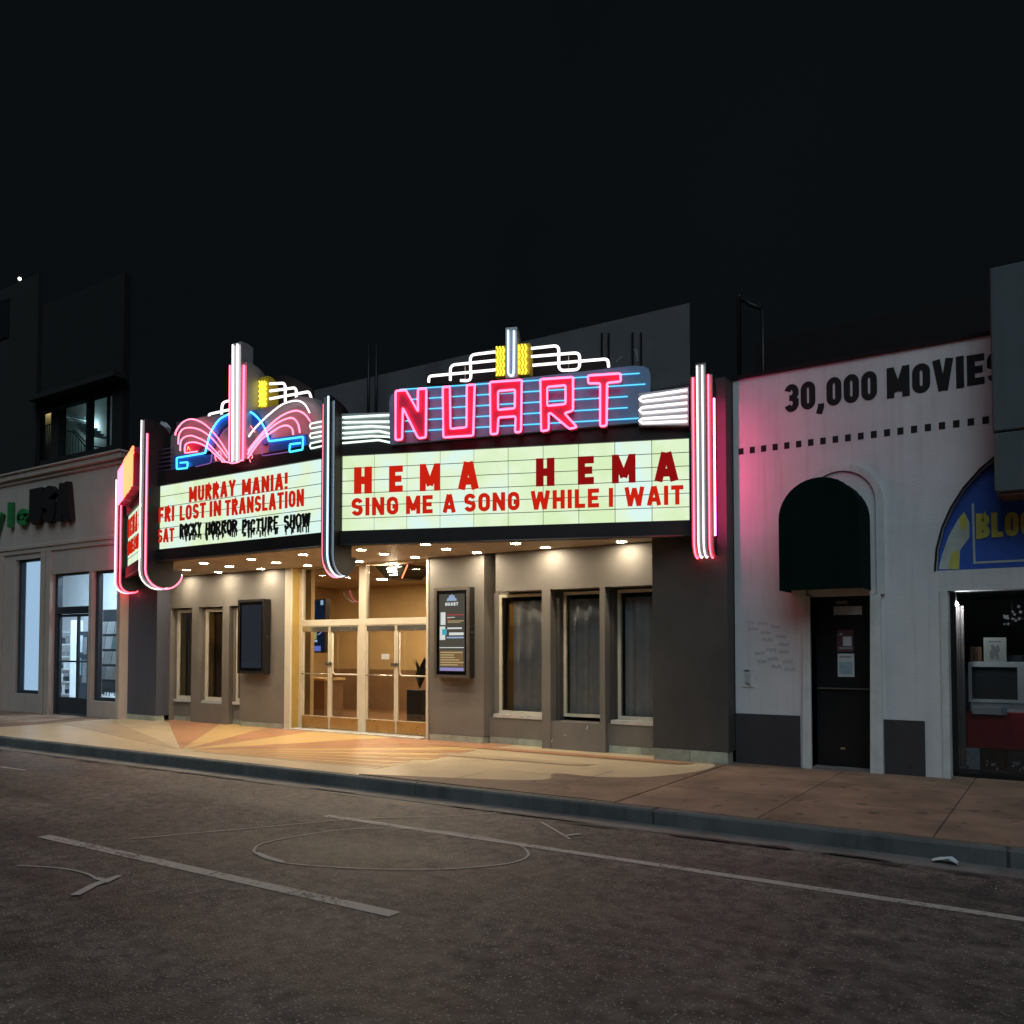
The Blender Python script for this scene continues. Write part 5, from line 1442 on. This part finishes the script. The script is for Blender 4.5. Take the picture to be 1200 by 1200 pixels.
# gently bulged tube
V = []; 
for i in range(9):
    for j in range(7):
        u, v_ = i / 8, j / 6
        V.append((sx0 + (sx1 - sx0) * u, TY + .045 - .02 * (1 - (2 * u - 1) ** 2) * (1 - (2 * v_ - 1) ** 2), sz0_ + (sz1_ - sz0_) * v_))
mk('picture_tube', V, [(7 * i + j, 7 * i + 7 + j, 7 * i + 8 + j, 7 * i + 1 + j) for i in range(8) for j in range(6)], 'tv_screen', tv, smooth=True)
a = tp(1140, 836, TY - .02); b = tp(1180, 829, TY - .02)
vb = root('video_case', ((a[0] + b[0]) / 2, TY - .05, a[1]), 'white and blue video case lying in front of the television', 'video case')
box('case', a[0], b[0], TY - .10, TY - .005, a[1] + .0, b[1], 'paper_white', vb)
box('spine', b[0] - .06, b[0] + .001, TY - .101, TY - .004, a[1] + .001, b[1] + .001, 'paper_blue', vb)
def frame_pic(px0, px1, py0, py1, y, label, m1, m2, cat='picture'):
    p = tp(px0, py1, y); q = tp(px1, py0, y)
    zlow = z1 + .001
    c = root('framed_picture', ((p[0] + q[0]) / 2, y, zlow), label, cat)
    fbox('mount', FAC, p[0], q[0], zlow, q[1], -y - .02, -y, m1, c)
    w, h = q[0] - p[0], q[1] - zlow
    P = [(p[0] + w * u, zlow + h * v_) for u, v_ in ((.3, .1), (.25, .4), (.36, .55), (.30, .68), (.42, .72), (.52, .6), (.66, .72), (.72, .5), (.64, .35), (.70, .1), (.55, .1), (.5, .3), (.44, .1))]
    plate('figure', FAC, P, [], -y + .0005, -y + .003, m2, c)
    fbox('caption', FAC, p[0] + w * .2, q[0] - w * .2, q[1] - h * .2, q[1] - h * .14, -y + .0005, -y + .003, m2, c)
frame_pic(1153, 1179, 747, 775, TY + .06, 'pale framed picture of a figure on top of the television', 'banner_pale', 'ink_grey')
frame_pic(1137, 1150, 758, 775, TY + .10, 'small brown framed picture left of the pale one on the television', 'lobby_dark', 'paper_dark')
a = tp(1180, 775, TY + .12); b = tp(1199, 768, TY + .12)
tag(box('disc_player', a[0], b[0], TY + .12, TY + .3, z1 + .001, b[1], 'slate_dark', None, bevel=.006), 'flat slate grey box lying on the television beside the picture', 'box')
# silver stars hanging in the dark
st = root('hanging_star', (F(1186, 720, 1.3).x, 1.3, F(1186, 735, 1.3).z), 'cluster of small shiny foil stars hanging in the shop window', 'decoration')
rr = random.Random(4)
for k in range(16):
    c = F(1186 + rr.gauss(0, 9), 722 + rr.gauss(0, 7), 1.3); R = rr.uniform(.012, .03)
    P = []
    a_ = rr.uniform(0, 6)
    for e in range(10):
        q = R if e % 2 == 0 else R * .45
        P.append((c.x + q * math.cos(a_ + e * math.pi / 5), c.z + q * math.sin(a_ + e * math.pi / 5)))
    plate('foil_star', FAC, P, [], -1.3 - .004 * k, -1.297 - .004 * k, 'tv_grey', st)
tube('thread', [(F(1186, 720, 1.3).x, 1.3, F(1186, 735, 1.3).z), (F(1186, 720, 1.3).x, 1.3, fz0 + .05)], .002, 'steel', st, 4)
# projecting sign box at the frame edge
SY = -.55
sb0 = F(1163, 500, SY).x; zA = F(1165, 313, SY).z; zM = F(1165, 507, SY).z; zL_ = F(1168, 577, SY).z
sg = root('sign_box', (sb0 + .9, SY / 2, zL_), 'blank grey boxed sign standing out from the white shop wall', 'sign')
box('upper_panel', sb0, sb0 + 2.6, SY, -.003, zM + .008, zA, 'sign_box', sg, bevel=.015)
box('lower_panel', sb0 + .02, sb0 + 2.58, SY + .01, -.003, zL_, zM - .004, 'sign_box', sg, bevel=.015)
box('corner_trim', sb0 + .012, sb0 + .055, SY - .002, SY + .02, zL_ + .02, zM - .02, 'case_trim', sg)
box('underside', sb0 + .06, sb0 + 2.5, SY + .05, -.01, zL_ - .03, zL_ - .002, 'sign_box_under', sg)
# roof behind the white shop
rm = F(1160, 345, 3.0)
box('rear_wall', WX0 - .6, WX1 + 4, 3.0, 12, 3.3, rm.z, 'roof_maroon', wb)
p0 = F(866, 400, 2.0); p1 = F(894, 400, 2.0); pt = F(866, 348, 2.0); pt2 = F(894, 362, 2.0)
lad = root('roof_ladder', (p0.x, 2.0, 5.0), 'black metal hoop frame of a roof ladder behind the parapet', 'ladder')
tube('rail', [(p0.x, 2.0, 5.0), (p0.x, 2.0, pt.z), (p0.x + .04, 2.0, pt.z + .02)], .035, 'black_metal', lad)
tube('rail', [(p1.x, 2.0, 5.0), (p1.x, 2.0, pt2.z)], .035, 'black_metal', lad)
tube('top_bar', [(p0.x, 2.0, pt.z), ((p0.x + p1.x) / 2 , 2.0, pt2.z + .12), (p1.x, 2.0, pt2.z)], .035, 'black_metal', lad)
for k in range(4): tube('rung', [(p0.x, 2.0, 5.1 + .28 * k), (p1.x, 2.0, 5.1 + .28 * k)], .015, 'black_metal', lad)

# =================================================================== LEFT SHOP
SYF = -.47
FS = Frame((0, SYF, 0), (1, 0, 0), (0, -1, 0))
ls = root('stucco_shop', (-22, SYF, 0), 'beige stucco corner shop with moulded cornice and dark framed windows', 'shop')
LXr = F(141, 760, SYF).x
LXl = -34.0
def sp(px, py): p = F(px, py, SYF); return (p.x, p.z)
zc1 = 6.12
# openings
wA = (sp(17.5, 700)[0], sp(47.5, 700)[0], sp(12, 812)[1], sp(30, 655)[1])
dA = (sp(60, 700)[0], sp(104, 700)[0], 0.0, sp(80, 671)[1])
wB = (sp(107, 740)[0], sp(139, 740)[0], sp(120, 822)[1], sp(120, 668)[1])
H = lambda r: [(r[0], r[2]), (r[0], r[3]), (r[1], r[3]), (r[1], r[2])]
plate('wall', FS, [(LXl, 0), (dA[0], 0), (dA[0], dA[3]), (dA[1], dA[3]), (dA[1], 0), (LXr, 0), (LXr, zc1 - .3), (LXl, zc1 - .3)], [H(wA), H(wB)], -.28, 0.0, 'shop_stucco', ls)
box('side_wall', LXr - .25, LXr, SYF + .285, 6, 0, zc1 - .3, 'shop_stucco', ls)
# cornice and string course, each a run of mouldings
for (z0, z1, d) in ((zc1 - .30, zc1 - .20, .05), (zc1 - .20, zc1 - .06, .12), (zc1 - .06, zc1, .17)):
    box('cornice', LXl, LXr + d * .5, SYF - d, SYF + .3, z0, z1 - .001, 'shop_trim', ls, bevel=.02)
zs_ = sp(70, 637)[1]
box('string_course', LXl, LXr + .03, SYF - .07, SYF - .001, zs_ - .05, zs_ + .05, 'shop_trim', ls, bevel=.015)
box('string_course', LXl, LXr + .02, SYF - .04, SYF - .001, zs_ - .16, zs_ - .052, 'shop_trim', ls, bevel=.01)
box('corner_post', LXr - .12, LXr + .01, SYF - .03, SYF - .001, 0, zs_ - .17, 'shop_trim', ls)
for px in (2, 50.5, 57):
    u = sp(px, 720)[0]
    box('pilaster_strip', u - .10, u + .10, SYF - .035, SYF - .001, 0, sp(30, 650)[1] + .12, 'shop_trim', ls)
for r in (wA, wB):
    w = plate('window', FS, H(r)[::-1], [[(r[0] + .12, r[2] + .08), (r[0] + .12, r[3] - .06), (r[1] - .06, r[3] - .06), (r[1] - .06, r[2] + .08)]], -.20, -.10, 'slate_dark', ls)
    mk('pane', [FS.p(u, v_, -.15) for u, v_ in ((r[0] + .12, r[2] + .08), (r[1] - .06, r[2] + .08), (r[1] - .06, r[3] - .06), (r[0] + .12, r[3] - .06))], [(0, 1, 2, 3)], 'glass', w)
zd = sp(80, 713)[1]; zd2 = sp(80, 719)[1]
df = plate('door_frame', FS, [(dA[0], .01), (dA[1], .01), (dA[1], dA[3]), (dA[0], dA[3])], [[(dA[0] + .10, .02), (dA[0] + .10, zd2), (dA[1] - .10, zd2), (dA[1] - .10, .02)], [(dA[0] + .12, zd + .05), (dA[0] + .12, dA[3] - .05), (dA[1] - .10, dA[3] - .05), (dA[1] - .10, zd + .05)]], -.22, -.10, 'slate_dark', ls)
mk('transom_pane', [FS.p(u, v_, -.16) for u, v_ in ((dA[0] + .12, zd + .05), (dA[1] - .1, zd + .05), (dA[1] - .1, dA[3] - .05), (dA[0] + .12, dA[3] - .05))], [(0, 1, 2, 3)], 'glass', df)
xm = (dA[0] + dA[1]) / 2 + .12
dd = plate('door', FS, [(dA[0] + .105, .03), (dA[1] - .105, .03), (dA[1] - .105, zd2 - .01), (dA[0] + .105, zd2 - .01)], [[(dA[0] + .16, .42), (dA[0] + .16, zd2 - .07), (xm - .03, zd2 - .07), (xm - .03, .42)], [(xm + .03, .42), (xm + .03, zd2 - .07), (dA[1] - .16, zd2 - .07), (dA[1] - .16, .42)]], -.20, -.14, 'slate_dark', ls)
mk('pane', [FS.p(u, v_, -.17) for u, v_ in ((dA[0] + .16, .42), (dA[1] - .16, .42), (dA[1] - .16, zd2 - .07), (dA[0] + .16, zd2 - .07))], [(0, 1, 2, 3)], 'glass', dd)
fbox('push_bar', FS, dA[0] + .12, dA[1] - .12, 1.27, 1.31, -.139, -.11, 'slate_dark', dd)
# lettering on the right pane, fixed to the glass
text(ls, '-477-170', FS, wB[0] + .15, wB[1] - .10, wB[2] + .12, .17, .2, -.149, -.146, 'slate_dark', gap=.12, name='number')
# interior
box('inner_wall', LXl, LXr - .3, 2.6, 2.7, 0, 4.6, 'shop_white', ls)
box('inner_ceiling', LXl, LXr - .3, SYF + .3, 2.6, 4.3, 4.4, 'shop_white', ls)
box('inner_floor', LXl, LXr - .3, SYF + .3, 2.6, -.01, .014, 'shop_trim', ls)
px_ = (wA[1] + dA[0]) / 2
box('window_blind', wA[0] - 1.2, wA[1] + .02, -.13, -.11, .02, 4.2, 'lit_blind', ls)
for (a0, a1, y0, y1) in ((wA[0] - .4, wA[1] + .1, -.1, .1), (dA[0] + .3, dA[0] + 1.3, 1.0, 1.3), (wB[0] + .5, wB[0] + 1.4, .9, 1.1)):
    box('ceiling_light', a0, a1, y0, y1, 4.24, 4.298, 'shop_lamp', ls)
# shelving behind door and brochure rack in the display window
def ix(px, y): return F(px, 760, y).x
sh = root('shelf_unit', (ix(82, 1.6), 1.6, 0), 'white shelf unit with small goods behind the corner shop door', 'shelf')
h0, h1 = ix(60, 1.6), ix(86, 1.6)
for k in range(6): box('shelf', h0, h1, 1.5, 1.85, .3 + .35 * k, .33 + .35 * k, 'shop_white', sh)
box('upright', h0 - .04, h0 - .002, 1.5, 1.85, .014, 2.4, 'shop_white', sh)
box('upright', h1 + .002, h1 + .04, 1.5, 1.85, .014, 2.4, 'shop_white', sh)
rr = random.Random(9)
for k in range(5):
    u = h0 + .05
    while u < h1 - .25:
        w_ = rr.uniform(.08, .2); h_ = rr.uniform(.1, .24)
        box('goods', u, u + w_, 1.52, 1.7, .332 + .35 * k, .332 + .35 * k + h_, rr.choice(['slate_dark', 'paper_blue', 'ink_grey', 'shop_white']), sh)
        u += w_ + rr.uniform(.03, .15)
cb2 = root('notice_stand', (ix(97, .9), .9, 0), 'dark framed stand with pale notices behind the corner shop door', 'stand')
box('panel', ix(91, .9), ix(103, .9), .9, .94, .02, 2.05, 'slate_dark', cb2)
for k, (p0, p1, z0, z1) in enumerate(((92, 97, 1.5, 1.95), (98, 102, 1.45, 1.9), (92, 96, .9, 1.35), (97.5, 102, .7, 1.3))):
    box('notice', ix(p0, .9), ix(p1, .9), .885, .899, z0, z1, ('shop_white', 'ink_grey', 'paper_blue', 'ink_grey')[k], cb2)
br = root('brochure_rack', (ix(125, .35), .35, 0), 'tiered rack of pale brochures in the corner shop display window', 'rack')
zr = .85
for k in range(4):
    y_ = .20 + .09 * k
    zz = zr + .37 * k
    r0_, r1_ = ix(112, y_), ix(145, y_)
    box('tier', r0_, r1_, y_ + .03, y_ + .07, zz - .05, zz, 'slate_dark', br)
    u = r0_ + .03
    while u < r1_ - .3:
        w_ = rr.uniform(.26, .40)
        v = [(u, y_, zz + .002), (u + w_, y_, zz + .002), (u + w_, y_ + .05, zz + .31), (u, y_ + .05, zz + .31)]
        v += [(p[0], p[1] + .015, p[2]) for p in v]
        mk('brochure', v, [(0, 1, 2, 3), (4, 5, 6, 7), (0, 1, 5, 4), (1, 2, 6, 5), (2, 3, 7, 6), (3, 0, 4, 7)], rr.choice(['shop_white', 'paper_white', 'paper_blue']), br)
        u += w_ + .04
box('back_panel', ix(110, .62), ix(146, .62), .62, .66, .5, zr + .37 * 4 + .25, 'slate_dark', br)
for sx_ in (ix(112, .62), ix(144, .62)): box('upright', sx_, sx_ + .03, .58, .61, .014, zr + .37 * 3, 'slate_dark', br)
# sign letters on the wall
sl = root('wall_sign', (sp(40, 600)[0], SYF - .1, sp(40, 615)[1]), 'raised green and black shop name letters on the beige wall', 'sign')
# standing letters: lower-case run then capitals
def tallz(px, py): return sp(px, py)[1]
text(sl, 'yle', FS, sp(-6, 600)[0], sp(40, 600)[0], tallz(20, 618), .62, .24, .02, .13, 'sign_green', gap=.12)
text(sl, 'USA', FS, sp(41, 600)[0], sp(89, 600)[0], tallz(65, 613.5), .92, .30, .02, .15, 'sign_black', gap=.05, wide=1.0)
# =================================================================== APARTMENT BLOCK BEHIND
ap = root('apartment_block', (-30, 9, 0), 'dark multi-storey block behind the corner shop with a lit stair landing', 'building')
AY = 8.0
e_ = F(44, 400, AY)
zt_ = F(30, 327, AY).z
box('near_wing', -70, e_.x, AY, AY + .19, 0, zt_, 'apartment_wall', ap)
box('window', F(2, 380, AY).x - 1.5, F(11, 380, AY).x, AY - .05, AY - .001, F(5, 397, AY).z, F(5, 352, AY).z, 'rail_dark', ap)
BY = 8.2
r0 = F(145, 400, BY).x
ztb = F(100, 338, BY).z
oz1 = F(80, 474, BY).z; oz0 = F(80, 533, BY).z
ox0 = F(45, 500, BY).x; ox1 = F(131, 500, BY).x
plate('far_wing', FAC, [(ox0 - 1.5, 0), (r0, 0), (r0, ztb), (ox0 - 1.5, ztb)], [[(ox0, oz0), (ox0, oz1), (ox1, oz1), (ox1, oz0)]], -BY - .3, -BY, 'apartment_wall_far', ap)
def slab(name, x0, px1, y0, y1, z0, z1, mat):        # the block's right flank runs back at a slant
    V = [(x0, y0, z0), (F(px1, 500, y0).x, y0, z0), (F(px1, 500, y1).x, y1, z0), (x0 - 7, y1, z0)]
    V += [(p[0], p[1], z1) for p in V]
    return mk(name, V, [(0, 1, 2, 3), (4, 5, 6, 7), (0, 1, 5, 4), (1, 2, 6, 5), (2, 3, 7, 6), (3, 0, 4, 7)], mat, ap)
slab('roof', e_.x + .01, 144, BY + .301, BY + 3.0, ztb - .25, ztb - .01, 'apartment_wall')
box('eaves', e_.x + .01, r0 + .3, BY - .6, BY - .001, oz1 + .35, oz1 + .55, 'apartment_wall', ap)
# landing behind the opening
slab('landing_floor', ox0 - .3, 136, BY + .31, BY + 2.6, oz0 - .25, oz0 - .02, 'stair_wall')
slab('landing_ceiling', ox0 - .3, 136, BY + .31, BY + 2.6, oz1 + 1.3, oz1 + 1.4, 'stair_wall')
box('landing_wall', ox0 - 7.3, F(136, 500, BY + 2.7).x, BY + 2.6, BY + 2.7, oz0 - .25, oz1 + 1.4, 'stair_wall', ap)
V = [(F(133, 500, BY + .31).x, BY + .31), (F(136, 500, BY + .31).x, BY + .31), (F(136, 500, BY + 2.6).x, BY + 2.6), (F(133, 500, BY + 2.6).x, BY + 2.6)]
V = [(p[0], p[1], z) for z in (oz0 - .019, oz1 + 1.299) for p in V]
mk('landing_wall', V, [(0, 1, 2, 3), (4, 5, 6, 7), (0, 1, 5, 4), (1, 2, 6, 5), (2, 3, 7, 6), (3, 0, 4, 7)], 'stair_wall', ap)
def cpx(px, y): return F(px, 500, y).x
box('cream_wall', cpx(45, BY + .8), cpx(61, BY + .8), BY + .8, BY + .9, oz0 - .02, oz1 + .5, 'room_cream', ap)
box('column', cpx(61, BY + .4), cpx(70, BY + .4), BY + .35, BY + .6, oz0 - .02, oz1 + .1, 'apartment_wall', ap)
box('column', cpx(75.5, BY + .4), cpx(77.5, BY + .4), BY + .32, BY + .4, oz0 - .02, oz1 + .1, 'rail_dark', ap)
box('column', cpx(105.5, BY + .2), cpx(108.5, BY + .2), BY + .02, BY + .28, oz0 + .002, oz1 - .002, 'rail_dark', ap)
box('column', cpx(127, BY + .4), cpx(129, BY + .4), BY + .32, BY + .4, oz0 - .02, oz1 + .1, 'rail_dark', ap)
# stair flight behind
for k in range(8):
    xx = cpx(79, BY + 1.6) + .26 * k
    box('stair_step', xx, xx + .27, BY + 1.3, BY + 2.3, oz1 + .30 - .17 * k, oz1 + .37 - .17 * k, 'stair_wall', ap)
box('room_lamp', cpx(48, BY + .6), cpx(56, BY + .6), BY + .45, BY + .7, oz1 + .42, oz1 + .47, 'warm_room', ap)
ry = BY + .36
ra = F(78, 505, ry); rb = F(106, 530, ry)
tube('handrail', [(ra.x, ry, ra.z), (F(86, 506, ry).x, ry, F(86, 506, ry).z), (rb.x, ry, rb.z)], .03, 'rail_dark', ap)
tube('handrail', [(F(86, 503, ry).x, ry, F(86, 503, ry).z), (F(105, 523, ry).x, ry, F(105, 523, ry).z)], .03, 'rail_dark', ap)
for k in range(8):
    px = 79 + k * 3.3
    t_ = F(px, 506 + max(0, (px - 86)) * 1.2, ry)
    if t_.z < oz0: break
    tube('baluster', [(t_.x, ry, oz0 - .02), (t_.x, ry, t_.z)], .014, 'rail_dark', ap, 5)
rz = F(52, 499, ry).z
tube('handrail', [(cpx(45, ry), ry, rz), (cpx(61, ry), ry, rz)], .03, 'rail_dark', ap)
for k in range(7):
    u = cpx(46 + k * 2.4, ry)
    tube('baluster', [(u, ry, oz0 - .02), (u, ry, rz)], .02 if k != 3 else .035, 'rail_dark', ap, 5)
tube('handrail', [(cpx(109, ry), ry, F(109, 523, ry).z), (cpx(127, ry), ry, F(127, 525, ry).z)], .03, 'rail_dark', ap)
lp = F(104.5, 500, BY + 2.35)
bm = bmesh.new(); bmesh.ops.create_uvsphere(bm, u_segments=12, v_segments=8, radius=.14)
for v in bm.verts: v.co = Vector((v.co.x + lp.x, v.co.y + BY + 2.35, v.co.z + lp.z))
bm.verts.ensure_lookup_table()
mk('wall_lamp', [v.co.copy() for v in bm.verts], [tuple(v.index for v in f.verts) for f in bm.faces], 'stair_lamp', ap, smooth=True); bm.free()
bt = F(23, 326, AY + .05)
bk = root('roof_beacon', (bt.x, AY + .05, zt_), 'tiny white light on the roof edge of the dark block', 'lamp')
tube('mast', [(bt.x, AY + .05, zt_), (bt.x, AY + .05, zt_ + .12)], .03, 'steel', bk)
bm = bmesh.new(); bmesh.ops.create_uvsphere(bm, u_segments=8, v_segments=6, radius=.07)
mk('bulb', [Vector((v.co.x + bt.x, v.co.y + AY + .05, v.co.z + zt_ + .18)) for v in bm.verts], [tuple(v.index for v in f.verts) for f in bm.faces], 'beacon', bk, smooth=True); bm.free()
